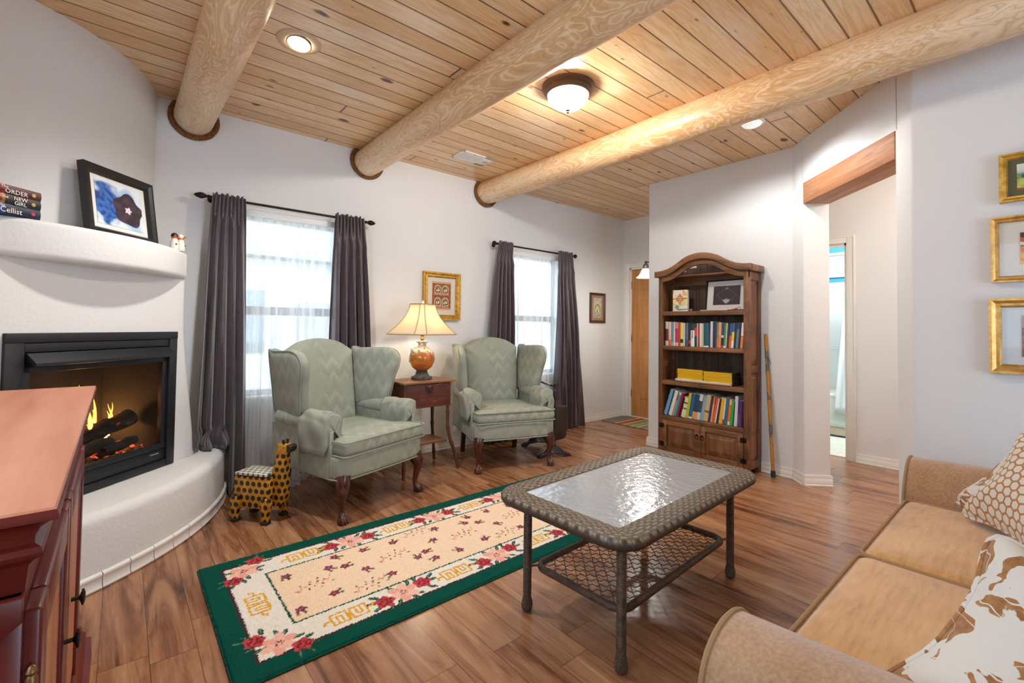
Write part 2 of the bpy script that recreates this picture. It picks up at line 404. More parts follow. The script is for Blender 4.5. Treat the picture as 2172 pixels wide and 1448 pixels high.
# ------------------------------------------------------------------ room shell
CZ = 2.72; WY = 3.885; LX = -0.785; BX = 4.185; PX = 3.302; DX = 5.33; HX = 5.18; BACK = -3.0
struct(MB().box(-1.0, 5.27, -3.2, 4.1, -0.08, 0).build('floor', M_FLOOR))
struct(MB().box(5.27, 5.7, 2.6, 4.1, -0.08, 0).build('floor_entry', M_FLOOR))
g = G('bath_tile'); fv = g.vor(g.co(), 30)[0]
M_BTILE = g.fin(color=g.ramp(fv, [(0.1, S('#d8d2bd')), (0.6, S('#e9e5d6'))]), rough=0.35)
struct(MB().box(5.27, 7.8, 0.4, 3.0, -0.08, 0.004).build('floor_bath', M_BTILE))
struct(MB().box(-1.0, 7.8, -3.2, 4.1, CZ, CZ + 0.1).build('ceiling', M_CEIL))

def holed(b, u0, u1, holes, put):
    """wall strip from u0 to u1 with openings (ua,ub,za,zb)"""
    xs = u0
    for ua, ub, za, zb in sorted(holes):
        put(xs, ua, 0, CZ); 
        if za > 0: put(ua, ub, 0, za)
        put(ua, ub, zb, CZ); xs = ub
    put(xs, u1, 0, CZ)
WIN = [(0.555, 1.465, 0.65, 2.045), (3.13, 4.04, 0.65, 2.045)]
b = MB(); holed(b, -1.0, 5.5, WIN, lambda a, c, z0, z1: b.box(a, c, WY, WY + 0.2, z0, z1)); struct(b.build('wall_window', M_WALL, smooth=0))
b = MB(); holed(b, BACK - 0.1, WY + 0.1, [(0.1, 1.4, 1.0, 2.25)], lambda a, c, z0, z1: b.box(LX - 0.2, LX, a, c, z0, z1)); struct(b.build('wall_left', M_WALL, smooth=0))
b = MB(); holed(b, -1.0, 3.5, [(1.0, 2.8, 0, 2.15)], lambda a, c, z0, z1: b.box(a, c, BACK - 0.2, BACK, z0, z1)); struct(b.build('wall_back', M_WALL, smooth=0))
k = 0.70711
A45 = (BX, 1.372); L45 = 1.249
def p45(t, d=0): return (A45[0] - k * t + k * d, A45[1] - k * t - k * d)   # t along the angled wall, d behind it
T0, T1 = 0.157, 1.125
struct(MB().prism([(BX, 2.733), A45, p45(T0), p45(T0, 0.2), (4.42, 1.32), (4.42, 2.6), (DX, 2.6), (DX, 2.733)], 0, CZ, bev=0.012, vert_only=True).build('wall_bookcase', M_WALL))
struct(MB().prism([p45(T1), p45(L45), (PX, BACK), (PX + 0.2, BACK), (PX + 0.2, 0.406), p45(T1, 0.2)], 0, CZ, bev=0.012, vert_only=True).build('wall_picture', M_WALL))
struct(MB().prism([p45(T0 - 0.02), p45(T1 + 0.02), p45(T1 + 0.02, 0.2), p45(T0 - 0.02, 0.2)], 2.37, CZ).build('wall_angled', M_WALL, smooth=0))
b = MB(); holed(b, 2.6, WY + 0.1, [(2.86, 3.775, 0, 2.035)], lambda a, c, z0, z1: b.box(DX, DX + 0.15, a, c, z0, z1)); struct(b.build('wall_entry', M_WALL, smooth=0))
b = MB(); holed(b, -0.6, 2.6, [(1.24, 2.02, 0, 2.035)], lambda a, c, z0, z1: b.box(HX, HX + 0.12, a, c, z0, z1)); struct(b.build('wall_hall', M_WALL, smooth=0))
struct(MB().box(3.5, HX + 0.12, -0.75, -0.6, 0, CZ).build('wall_hall_end', M_WALL, smooth=0))
M_BLUE = m_plaster('blue_paint', '#3f9fc4', 0.15)
b = MB(); holed(b, 0.4, 3.0, [(1.35, 2.12, 1.97, 2.25)], lambda a, c, z0, z1: b.box(7.5, 7.65, a, c, z0, z1))
b.box(5.3, 7.5, 0.4, 0.55, 0, CZ); b.box(5.3, 7.5, 2.75, 2.9, 0, CZ); struct(b.build('wall_bath', M_BLUE, smooth=0))

def base(name, pts, h=0.083):
    """baseboard along a floor polyline, the room on its left"""
    b = MB()
    for (x0, y0), (x1, y1) in zip(pts, pts[1:]):
        d = Vector((x1 - x0, y1 - y0, 0)); L = d.length; a = math.atan2(d.y, d.x)
        M = T(x0, y0, 0) @ RZ(a)
        b.prism([(0.002, 0), (0.02, 0), (0.02, 0.008), (0.016, 0.014), (0.0155, 0.05), (0.012, 0.056), (0.0125, 0.066), (0.009, h), (0.002, h)], -0.004, L + 0.004, 'X', M)
    return struct(b.build(name, M_TRIM, smooth=30))
base('baseboard_window', [(DX, WY), (0.60, WY)])
base('baseboard_bookcase', [p45(T0, 0.2), p45(T0), A45, (BX, 2.733), (DX, 2.733)])
base('baseboard_entry', [(DX, 2.733), (DX, 2.80)])
base('baseboard_hall', [(HX, -0.6), (HX, 1.175)])
base('baseboard_picture', [(PX, BACK), (PX, 0.489), p45(T1), p45(T1, 0.2)])
base('baseboard_left', [(LX, 2.5), (LX, BACK)])

# lintel in the angled wall
t = thing('lintel_beam', 'rough reddish wooden lintel over the hallway opening in the angled wall', 'beam', (*p45((T0 + T1) / 2, 0.1), 2.205), rad(45))
L = (T1 - T0) / 2
MB().box(-L, L, -0.102, 0.102, 0, 0.165, bev=0.006).build('timber', M_LINTEL, t)

# windows
M_VINYL = plain('window_frame_white', '#dedfe0', 0.4)
M_RAIL_BACKLIT = plain('window_rail', '#a4a6aa', 0.5)  # grey puts the backlit shade of a white rail into its colour
for n_, (x0, x1, z0, z1) in enumerate(WIN, 1):
    b = MB(); y0, y1 = WY + 0.10, WY + 0.15; f = 0.045
    b.box(x0, x0 + f, y0, y1, z0, z1); b.box(x1 - f, x1, y0, y1, z0, z1); b.box(x0, x1, y0, y1, z0, z0 + f); b.box(x0, x1, y0, y1, z1 - f, z1)
    w = struct(b.build('window_%d' % n_, M_VINYL, smooth=0))
    MB().box(x0 + f, x1 - f, y0 - 0.012, y1, 1.272, 1.338, bev=0.004).build('meeting_rail', M_RAIL_BACKLIT, w)
    MB().box(x0 + f, x1 - f, y0 + 0.02, y0 + 0.026, z0 + f, z1 - f).build('pane', M_GLASS, w, smooth=0)
    MB().box(x0 - 0.005, x1 + 0.005, WY - 0.006, WY + 0.10, z0 - 0.02, z0 + 0.004, bev=0.004).build('window_sill', M_TRIM, w)
b = MB()
for x in (1.0, 1.87, 2.73): b.box(x, x + 0.07, BACK - 0.14, BACK - 0.07, 0, 2.15)
b.box(1.0, 2.8, BACK - 0.14, BACK - 0.07, 2.08, 2.15); b.box(1.0, 2.8, BACK - 0.14, BACK - 0.07, 0, 0.06)
w = struct(b.build('window_3', M_VINYL, smooth=0)); MB().box(1.0, 2.8, BACK - 0.11, BACK - 0.104, 0.06, 2.08).build('pane', M_GLASS, w, smooth=0)  # patio door out of view, added for the daylight it lets in
b = MB()
for y in (0.1, 0.725, 1.35): b.box(LX - 0.14, LX - 0.08, y, y + 0.05, 1.0, 2.25)
for z in (1.0, 2.2): b.box(LX - 0.14, LX - 0.08, 0.1, 1.4, z, z + 0.05)
w = struct(b.build('window_5', M_VINYL, smooth=0)); MB().box(LX - 0.115, LX - 0.11, 0.1, 1.4, 1.05, 2.2).build('pane', M_GLASS, w, smooth=0)  # side window out of view, added for the daylight it lets in
b = MB(); b.box(7.52, 7.56, 1.35, 2.12, 1.97, 1.995); b.box(7.52, 7.56, 1.35, 2.12, 2.225, 2.25)
w = struct(b.build('window_4', M_VINYL, smooth=0)); MB().box(7.545, 7.55, 1.35, 2.12, 1.995, 2.225).build('pane', M_GLASS, w, smooth=0)
MB().box(7.44, 7.52, 1.3, 2.17, 1.945, 1.972, bev=0.004).build('window_sill', M_TRIM, w); MB().box(7.46, 7.52, 1.3, 2.17, 2.25, 2.285, bev=0.004).build('window_head', M_TRIM, w)

# front door with its casing
M_DOOR = wood('door_pine', '#8d5a2c', '#b37a43', '#c9935a', 'Z', 0.8, 0.4, 0.5)
M_NICKEL = plain('grey_metal', '#8a857c', 0.35, 0.9)
def casing(name, x, ya, yb, zt, w=0.068, d=0.022, side=-1):
    b = MB()
    for y0, y1 in ((ya - w, ya), (yb, yb + w)): b.box(x - d, x + 0.001, y0, y1, 0, zt + w, bev=0.004)
    b.box(x - d, x + 0.001, ya, yb, zt, zt + w, bev=0.004)
    for y0, y1 in ((ya - 0.001, ya + 0.02), (yb - 0.02, yb + 0.001)): b.box(x, x + 0.12, y0, y1, 0, zt)
    b.box(x, x + 0.12, ya, yb, zt - 0.02, zt + 0.001)
    for y0, y1 in ((ya - w - 0.001, ya - w + 0.014), (yb + w - 0.014, yb + w + 0.001)): b.box(x - d - 0.006, x, y0, y1, 0, zt + w + 0.001, bev=0.003)
    b.box(x - d - 0.006, x, ya - w + 0.013, yb + w - 0.013, zt + w - 0.014, zt + w + 0.0015, bev=0.003)
    return struct(b.build(name, M_TRIM))
casing('trim_1', DX, 2.86, 3.775, 2.035)
struct(MB().box(DX + 0.07, DX + 0.13, 2.7, 3.95, -0.05, 2.2).build('door_light_block', M_WALL, smooth=0)); struct(MB().box(DX - 0.005, DX + 0.08, 2.86, 3.775, 0, 0.011, bev=0.003).build('trim_4', M_TRIM))  # unseen box behind the door, added to stop light leaking in
b = MB(); y0, y1 = 2.88, 3.755
b.box(DX + 0.022, DX + 0.062, y0, y1, 0.012, 2.012)
dr = struct(b.build('door_1', M_DOOR, smooth=0))
cols = [(y0 + 0.115, y0 + 0.375), (y1 - 0.375, y1 - 0.115)]
for zz0, zz1 in ((0.24, 0.92), (1.02, 1.60), (1.70, 1.90)):
    for c0, c1 in cols:
        b = MB(); X0 = DX + 0.022
        b.prism([(c0, zz0), (c1, zz0), (c1, zz1), (c0, zz1)], X0 - 0.001, X0 + 0.004, 'X')
        t_ = bmesh.new(); q = []
        for ins, xx in ((0, X0), (0.012, X0 + 0.0), (0.022, X0 - 0.006), (0.05, X0 - 0.008)):
            q.append([t_.verts.new((xx, *p)) for p in ((c0 + ins, zz0 + ins), (c1 - ins, zz0 + ins), (c1 - ins, zz1 - ins), (c0 + ins, zz1 - ins))])
        for a_, b_ in zip(q, q[1:]):
            for i in range(4): t_.faces.new((a_[i], a_[(i + 1) % 4], b_[(i + 1) % 4], b_[i]))
        t_.faces.new(q[-1]); b.add(t_); b.build('door_panel', M_DOOR, dr, smooth=0, recalc=True)
for zz in (0.32, 1.07, 1.80): MB().box(DX + 0.006, DX + 0.03, y1 - 0.002, y1 + 0.018, zz - 0.05, zz + 0.05).build('hinge', M_NICKEL, dr, smooth=0)
MB().sphere((DX - 0.03, y0 + 0.065, 0.98), 0.03).tube([(DX - 0.01, y0 + .065, .98), (DX + .03, y0 + .065, .98)], 0.012).build('door_handle', M_NICKEL, dr)
# bathroom doorway
casing('trim_2', HX, 1.24, 2.02, 2.035, w=0.066)
b = MB()
for zz in (0.40, 1.07, 1.78): b.box(HX + 0.03, HX + 0.06, 1.258, 1.263, zz - 0.045, zz + 0.045, bev=0.002)
struct(b.build('trim_3', M_NICKEL, smooth=0))

# ------------------------------------------------------------------ log beams with rope at the wall
def log(loc_x, zc, r0, r1, label, seed):
    t = thing('log_beam', label, 'beam', (loc_x, WY, zc), 0, 'round log beams under the plank ceiling')
    rnd = random.Random(seed); ph = [rnd.uniform(0, 6.28) for _ in range(6)]
    Ln = WY - BACK - 0.01
    def fn(u, v):
        a = 2 * pi * u; y = -v * Ln
        r = lerp(r0, r1, v) * (1 + 0.018 * sin(2 * a + ph[0] + y * 0.8) + 0.014 * sin(3 * a + ph[1] - y * 1.7) + 0.012 * sin(y * 2.3 + ph[2]) + 0.008 * sin(y * 6 + a * 2 + ph[3]))
        return (r * cos(a) + 0.012 * sin(y * 0.9 + ph[4]), y, r * sin(a) + 0.006 * sin(y * 1.2 + ph[5]))
    MB().grid(fn, 40, 110, cu=True).build('log', M_LOG, t)
    # twisted rope collar against the wall
    b = MB(); R = r0 + 0.017
    for s_ in range(3):
        pts = []
        for k_ in range(150):
            a = 2 * pi * k_ / 150; tw = a * 26 + s_ * 2 * pi / 3
            rr = R + 0.008 * cos(tw); pts.append((rr * cos(a) + 0.012 * sin(ph[4]), -0.016 + 0.007 * sin(tw), rr * sin(a)))
        b.tube(pts, 0.0105, 6, closed=True)
    b.build('rope_collar', M_ROPE, t)
log(0.345, 2.63, 0.118, 0.128, 'log beam nearest the fireplace, with brown rope collar at the wall', 1)
log(1.605, 2.63, 0.118, 0.126, 'middle log beam, ending in rope above the left window curtains', 2)
log(2.905, 2.622, 0.12, 0.136, 'log beam nearest the bookcase and hallway, orange stained at its end', 3)
# ------------------------------------------------------------------ fireplace (local x along the face, y into the corner)
FP = thing('fireplace', 'white plaster corner fireplace with curved chimney, mantel shelf and hearth', 'fireplace', (-0.07, 3.19, 0), rad(45))
def hwid(z): return lerp(0.655, 0.545, sst(0.3, 1.25, z))
FX0, FX1, FZ0, FZ1 = -0.44, 0.453, 0.34, 1.14
def section(z):
    h = hwid(z); r = 0.05; P = [(-h, 1.0 - h)]
    for k_ in range(6):
        a = rad(180 + 90 * k_ / 5); P.append((-h + r + r * cos(a), r + r * sin(a)))
    P += [(FX0, 0), (FX1, 0)]
    for k_ in range(6):
        a = rad(270 + 90 * k_ / 5); P.append((h - r + r * cos(a), r + r * sin(a)))
    P.append((h, 0.975 - h)); return P
zs = [0.30, 0.34, 0.5, 0.7, 0.9, 1.05, 1.14, 1.3, 1.48]
rows = [section(z) for z in zs]; nc = len(rows[0])
b = MB(); t_ = bmesh.new(); V = [[t_.verts.new((*p, z)) for p in r] for r, z in zip(rows, zs)]
for i in range(len(zs) - 1):
    for j in range(nc - 1):
        if j == 7 and zs[i] >= 0.34 and zs[i + 1] <= 1.1401: continue
        t_.faces.new((V[i][j], V[i][j + 1], V[i + 1][j + 1], V[i + 1][j]))
b.add(t_)
for a0, a1, c0, c1 in ((FX0, FX0, FZ0, FZ1), (FX1, FX1, FZ0, FZ1)): b.box(a0 - 0.004, a0 + 0.004, 0.001, 0.05, c0, c1)
b.build('surround', M_FP, FP, smooth=50)
def arcplan(cx, cy, R, xe, y_end, n=40, r=0.045):
    """front arc between x=-xe..xe then rounded ends going back"""
    a = math.asin(xe / R); P = []
    for k_ in range(n + 1):
        t = lerp(-a, a, k_ / n); P.append((cx + R * sin(t), cy - R * cos(t)))
    return P
def slab(plan, z0, z1, rt, rb):
    """rounded-edge slab: front path offset inwards near top and bottom edges"""
    b = MB(); n = len(plan)
    def off(P, d):
        out = []
        for i, p in enumerate(P):
            a = Vector(P[min(i + 1, n - 1)]) - Vector(P[max(i - 1, 0)]); a.normalize(); out.append((p[0] - a.y * d, p[1] + a.x * d))
        return out
    L = []
    if rb:
        for k_ in range(6): t = rad(90 * k_ / 5); L.append((rb * (1 - sin(t)), z0 + rb * (1 - cos(t))))
    else: L.append((0, z0))
    if rt:
        for k_ in range(6): t = rad(90 * k_ / 5); L.append((rt * (1 - cos(t)), z1 - rt * (1 - sin(t))))
    else: L.append((0, z1))
    t_ = bmesh.new(); V = []
    for d, z in L: V.append([t_.verts.new((*q, z)) for q in off(plan, d)])
    for i in range(len(V) - 1):
        for j in range(n - 1): t_.faces.new((V[i][j], V[i][j + 1], V[i + 1][j + 1], V[i + 1][j]))
    for row, z in ((V[0], z0), (V[-1], z1)):
        c0 = t_.verts.new((-0.014, 0.99, z))
        for j in range(n - 1): t_.faces.new((row[j], row[j + 1], c0) if z == z1 else (row[j + 1], row[j], c0))
    return b.add(t_)
def ends(P, yb_l, yb_r, r=0.05):
    """close the ends with a fillet and a straight run back to the walls"""
    (xl, yl), (xr, yr) = P[0], P[-1]
    A = [(xl - r, yb_l)] + [(xl - r + r * (1 - cos(rad(90 * k_ / 5))), yl + r - r * sin(rad(90 * k_ / 5)) ) for k_ in range(1, 5)]
    B = [(xr + r * sin(rad(90 * k_ / 5)), yr + r - r * cos(rad(90 * k_ / 5))) for k_ in range(1, 5)] + [(xr + r, yb_r)]
    return A + P + B
mp_ = ends(arcplan(-0.01, 0.861, 1.011, 0.49, 0), 0.46, 0.43)
slab(mp_, 1.475, 1.645, 0.025, 0.03).build('mantel_shelf', M_FP, FP, smooth=60)
hp = arcplan(-0.014, 1.23, 1.545, 1.02, 0, 60)
slab(hp, 0.0, 0.342, 0.05, 0).build('hearth', M_FP, FP, smooth=60)
b = MB(); a1 = math.asin(1.02 / 1.545)
g_ = plain('grout', '#8f8a80', 0.9)
NT = 18
for k_ in range(NT):
    ta, tb = lerp(-a1, a1, (k_ + 0.012) / NT), lerp(-a1, a1, (k_ + 0.988) / NT)
    prof = [(0.002, 0.004), (0.016, 0.004), (0.018, 0.012), (0.014, 0.02), (0.013, 0.055), (0.017, 0.062), (0.016, 0.07), (0.008, 0.078), (0.002, 0.078)]
    def fn(u, v, ta=ta, tb=tb):
        d, z = prof[min(int(round(u * 8)), 8)]; t = lerp(ta, tb, v); R = 1.545 + d
        return (-0.014 + R * sin(t), 1.23 - R * cos(t), z)
    b.grid(fn, 8, 5)
b.build('hearth_tile_trim', M_TRIM, FP, smooth=35)
cp = []
for k_ in range(49):
    t = lerp(-rad(62), rad(62), k_ / 48); cp.append((-0.014 + 1.045 * sin(t), 1.16 - 1.045 * cos(t)))
b = MB(); t_ = bmesh.new(); lo = [t_.verts.new((*p, 1.62)) for p in cp]; hi = [t_.verts.new((*p, CZ)) for p in cp]
for i in range(48): t_.faces.new((lo[i], lo[i + 1], hi[i + 1], hi[i]))
b.add(t_); b.build('chimney_breast', M_FP, FP, smooth=60)

# gas insert
M_BLK = plain('black_steel', '#26272a', 0.45, 0.3); M_BLK2 = plain('black_recess', '#0c0c0d', 0.6)
INS = thing('fireplace_insert', 'black steel gas fireplace insert with glass front and burning logs', 'fireplace insert', (-0.07, 3.19, 0.34), rad(45))
def ibox(b, x0, x1, y0, y1, z0, z1, bev=0.003): return b.box(x0, x1, y0, y1, z0 - 0.34, z1 - 0.34, bev=bev)
b = MB(); x0, x1 = FX0 - 0.004, FX1 + 0.004
ibox(b, x0, x1, -0.016, 0.02, 1.105, 1.148); ibox(b, x0, x0 + 0.075, -0.014, 0.03, 0.345, 1.105); ibox(b, x1 - 0.055, x1, -0.014, 0.03, 0.345, 1.105)
ibox(b, x0 + 0.075, x1 - 0.055, -0.012, 0.03, 0.345, 0.385)
b.build('outer_frame', M_BLK, INS, smooth=30)
xa, xb = x0 + 0.079, x1 - 0.059
ibox(MB(), xa, xb, -0.008, 0.03, 1.062, 1.103).build('top_grille', M_BLK, INS, smooth=30)
ibox(MB(), xa, xb, 0.03, 0.09, 1.0, 1.06).build('vent_recess', M_BLK2, INS, smooth=30)
MB().prism([(0.02, 0.718), (-0.012, 0.718), (-0.062, 0.675), (-0.062, 0.662), (-0.05, 0.66), (0.02, 0.69)], xa + 0.004, xb - 0.0, 'X', bev=0.002).build('vent_hood', M_BLK, INS, smooth=30)
b = MB(); z0, z1 = 0.455, 1.0
ibox(b, xa, xb, -0.002, 0.025, z1 - 0.032, z1); ibox(b, xa, xa + 0.03, -0.002, 0.025, z0, z1); ibox(b, xb - 0.03, xb, -0.002, 0.025, z0, z1); ibox(b, xa, xb, -0.006, 0.025, z0, z0 + 0.03)
b.build('glass_frame', M_BLK, INS, smooth=30)
b = MB(); ibox(b, xa, xb, 0.0, 0.03, 0.388, 0.452); pn = b.build('lower_panel', M_BLK, INS, smooth=30)
b = MB()
for k_ in range(10): b.box(xb - 0.10 + k_ * 0.0062, xb - 0.0955 + k_ * 0.0062, -0.0015, 0.001, 0.086, 0.094 - 0.002 * (k_ % 2))
b.build('badge', plain('badge_silver', '#8f8f8f', 0.4), pn, smooth=0)
gg = G('fire_glass'); FRONT = lambda q: q.math('SUBTRACT', 1.0, q.n('NewGeometry').outputs['Backfacing'])
gg.surf(gg.mixs(gg.math('MULTIPLY', gg.n('Fresnel', IOR=1.45).outputs[0], FRONT(gg)), gg.n('BsdfTransparent', Color=(0.9, 0.9, 0.9, 1)).outputs[0], gg.n('BsdfGlossy', Roughness=0.03).outputs[0]))
ibox(MB(), xa + 0.03, xb - 0.03, 0.012, 0.017, z0 + 0.03, z1 - 0.032, bev=0).build('glass', gg.m, INS, smooth=0)
M_FBOX = varied('firebox_lining', '#060505', '#0f0c0a', 12, 0.9, 0.12, 40)
b = MB(); ya, yb = 0.05, 0.40
b.box(xa, xb, yb, yb + 0.02, 0.0, 0.72); b.box(xa - 0.01, xa + 0.01, ya - 0.02, yb, 0.0, 0.72); b.box(xb - 0.01, xb + 0.01, ya - 0.02, yb, 0.0, 0.72)
b.box(xa, xb, ya - 0.02, yb, 0.68, 0.72); b.box(xa, xb, ya - 0.02, yb, 0.05, 0.10)
b.build('firebox', M_FBOX, INS, smooth=0)
gg = G('embers'); v = gg.co(); nn_ = gg.noise(v, 26, 4, 0.7)
M_EMB = gg.fin(color=gg.ramp(nn_, [(0.35, S('#1a0f0b')), (0.7, S('#5a3a22'))]), rough=0.95, emit=gg.ramp(gg.noise(v, 14, 3, 0.6), [(0.5, (0, 0, 0)), (0.62, (0.5, 0.04, 0.02)), (0.75, (1.0, 0.3, 0.05))]), estr=3.0, normal=gg.bump(nn_, 0.8, 0.02))
b = MB()
def bed(u, v): return (lerp(xa, xb, u), lerp(0.04, 0.34, v), 0.10 + 0.05 * v + 0.012 * sin(u * 60) * sin(v * 25) + 0.008 * sin(u * 133 + v * 71))
b.grid(bed, 60, 16); b.build('ember_bed', M_EMB, INS, smooth=30)
gg = G('charred_log'); v = gg.co(); nn_ = gg.noise(gg.vm(v, (8, 30, 30)), 1, 4, 0.6)
M_CHAR = gg.fin(color=gg.ramp(nn_, [(0.35, S('#0e0b0a')), (0.6, S('#2e2420')), (0.75, S('#6b5546'))]), rough=0.95, normal=gg.bump(nn_, 0.8, 0.02),
                emit=gg.ramp(gg.noise(v, 9, 3, 0.5), [(0.62, (0, 0, 0)), (0.74, (0.9, 0.16, 0.02))]), estr=0.6)
def flog(p, q, r, seed):
    rnd = random.Random(seed); n = 9; pts = []; rr = []
    for k_ in range(n):
        t = k_ / (n - 1); c = Vector(p).lerp(Vector(q), t); pts.append(c + Vector((0, rnd.uniform(-1, 1), rnd.uniform(-1, 1))) * 0.006); rr.append(r * rnd.uniform(0.86, 1.12))
    MB().tube(pts, rr, 10).build('log', M_CHAR, INS, smooth=50)
flog((-0.30, 0.16, 0.17), (0.18, 0.13, 0.185), 0.042, 1); flog((-0.02, 0.22, 0.21), (0.34, 0.17, 0.30), 0.05, 2)
flog((-0.34, 0.29, 0.22), (0.22, 0.30, 0.235), 0.045, 3); flog((-0.30, 0.24, 0.30), (-0.02, 0.17, 0.225), 0.033, 4); flog((0.10, 0.10, 0.155), (0.33, 0.13, 0.175), 0.028, 5)
gg = G('flame'); zz = gg.xyz(gg.co())[2]
M_FLAME = gg.fin(color=(0, 0, 0), rough=1, emit=gg.ramp(gg.n('MapRange', Value=zz, _1=0.17, _2=0.44).outputs[0], [(0, (1, 0.62, 0.2)), (0.35, (1, 0.40, 0.05)), (1, (0.85, 0.13, 0.005))]), estr=6.0)
rnd = random.Random(4)
for fx, fz, hh, wv in ((-0.30, .2, .13, .03), (-0.2, .2, .18, .036), (-0.1, .2, .2, .04), (0.0, .2, .2, .04), (0.05, .2, .22, .045), (0.085, .2, .34, .06), (0.115, .2, .26, .05), (0.145, .2, .20, .042), (0.17, .2, .27, .045), (0.2, .21, .16, .036), (0.23, .22, .2, .034), (0.255, .23, .14, .03), (0.28, .24, .17, .03), (0.305, .25, .1, .024), (0.06, .16, .14, .04), (0.1, .155, .12, .04), (0.14, .155, .15, .04), (0.18, .16, .09, .03), (0.22, .16, .07, .028)):
    y = rnd.uniform(0.18, 0.24); ph = rnd.uniform(0, 6); pts = []; rr = []
    for k_ in range(9):
        t = k_ / 8; pts.append((fx + 0.02 * sin(ph + t * 4.5) * t * 1.2, y + 0.008 * sin(ph * 2 + t * 5), fz - 0.02 + hh * t)); rr.append(max(0.0008, wv * 0.55 * (sin(pi * (0.12 + 0.88 * t) ** 0.8) ** 0.9) * (1 - 0.45 * t)))
    MB().tube(pts, rr, 8, flat=0.5).build('flame', M_FLAME, INS, smooth=60)
lamp('fire_glow', 'POINT', (-0.07 + .7071 * (0.26 - 0.33), 3.19 + .7071 * (0.26 + 0.33), 0.62), 5, (1, 0.42, 0.10), 0.03)

# ------------------------------------------------------------------ on the mantel
M_BFR = plain('black_frame', '#1b1b1d', 0.3); M_MAT = plain('white_mat', '#e9e6df', 0.7)
gg = G('picture_glass'); gg.surf(gg.mixs(gg.math('MULTIPLY', gg.n('Fresnel', IOR=1.3).outputs[0], gg.math('MULTIPLY', FRONT(gg), 0.8)), gg.n('BsdfTransparent').outputs[0], gg.n('BsdfGlossy', Roughness=0.02).outputs[0])); M_PGL = gg.m
def picture(name, label, loc, rz, w, h, bw, depth, fm, art, aw, ah, mat2=None, tilt=0, steps=None, cat='framed picture', group=None, res=70, matm=None, az=0, nores=False):
    """framed picture standing at loc (bottom centre, back plane), facing local -y"""
    t = thing(name, label, cat, loc, rot=(tilt, 0, rz), group=group)
    prof = steps or [(0, 0), (0, depth), (bw * 0.25, depth * 1.0), (bw * 0.55, depth * 0.72), (bw * 0.8, depth * 0.8), (bw, depth * 0.45), (bw, 0)]
    t_ = bmesh.new(); R = []
    for ins, d in prof: R.append([t_.verts.new((sx * (w / 2 - ins), -d, zz)) for sx, zz in ((-1, ins), (1, ins), (1, h - ins), (-1, h - ins))])
    for a_, b_ in zip(R, R[1:] + R[:1]):
        for i in range(4): t_.faces.new((a_[i], a_[(i + 1) % 4], b_[(i + 1) % 4], b_[i]))
    MB().add(t_).build('frame', fm, t, smooth=25, recalc=True)
    iw, ih = w - 2 * bw, h - 2 * bw; d0 = depth * 0.3
    MB().box(-iw / 2 - 0.002, iw / 2 + 0.002, -d0, 0, bw - 0.002, h - bw + 0.002).build('mat_board', matm or M_MAT, t, smooth=0)
    z0_ = bw + (ih - ah) / 2 + az
    if mat2: MB().box(-aw / 2 - 0.008, aw / 2 + 0.008, -d0 - 0.0012, -d0, z0_ - 0.008, z0_ + ah + 0.008).build('inner_mat', mat2, t, smooth=0)
    painted('print', aw, ah, res, int(res * ah / aw), art, t, T(0, -d0 - 0.002, z0_))
    MB().box(-iw / 2, iw / 2, -d0 - 0.006, -d0 - 0.0045, bw, h - bw).build('glass', M_PGL, t, smooth=0)
    return t
from mathutils import noise as mn
def nz(x, y, s=0): return mn.noise(Vector((x, y, s)))
def mixc(a, b, t): return tuple(lerp(p, q, t) for p, q in zip(a, b))
def art_flower(u, v):
    n1 = nz(u * 7, v * 7); n2 = nz(u * 3 + 9, v * 3)
    c = mixc(S('#dfeaf4'), S('#a9c9e6'), sst(-0.2, 0.4, n2))
    d = abs(u - 0.22 - 0.1 * n2) ; fl = sst(0.34, 0.22, math.hypot((u - 0.22) * 0.9, (v - 0.5) * 0.62) + 0.10 * n1)
    c = mixc(c, mixc(S('#2f6fc0'), S('#16377f'), sst(-0.3, 0.4, nz(u * 11, v * 11, 3))), fl)
    a = math.atan2(v - 0.46, u - 0.68); r = math.hypot((u - 0.68) * 1.12, (v - 0.46)); R = 0.36 + 0.035 * sin(a * 5 + 0.6) + 0.05 * n2
    dk = sst(R + 0.012, R - 0.012, r); c = mixc(c, mixc(S('#2b1f2b'), S('#473743'), sst(-0.3, 0.5, n1 + 0.3 * sin(a * 5))), dk)
    rs = 0.045 + 0.045 * abs(((a * 5 / (2 * pi)) % 1) - 0.5) * 2
    if r < rs + 0.018: c = S('#a33050')
    if r < rs: c = S('#efe6ea')
    if r < 0.014: c = S('#b8404a')
    return c
fl_ = (cos(rad(49)), sin(rad(49)))
ctr = Vector((-0.012, 3.262))
picture('framed_flower_print', 'black framed print of a dark flower on blue, leaning on the mantel', (ctr.x - 0.004, ctr.y + 0.02, 1.6455), rad(48.5), 0.43, 0.368, 0.044, 0.035, M_BFR, art_flower, 0.285, 0.232, tilt=rad(-8), res=120)
M_PAGE = plain('paper_pages', '#cfc6b2', 0.85)
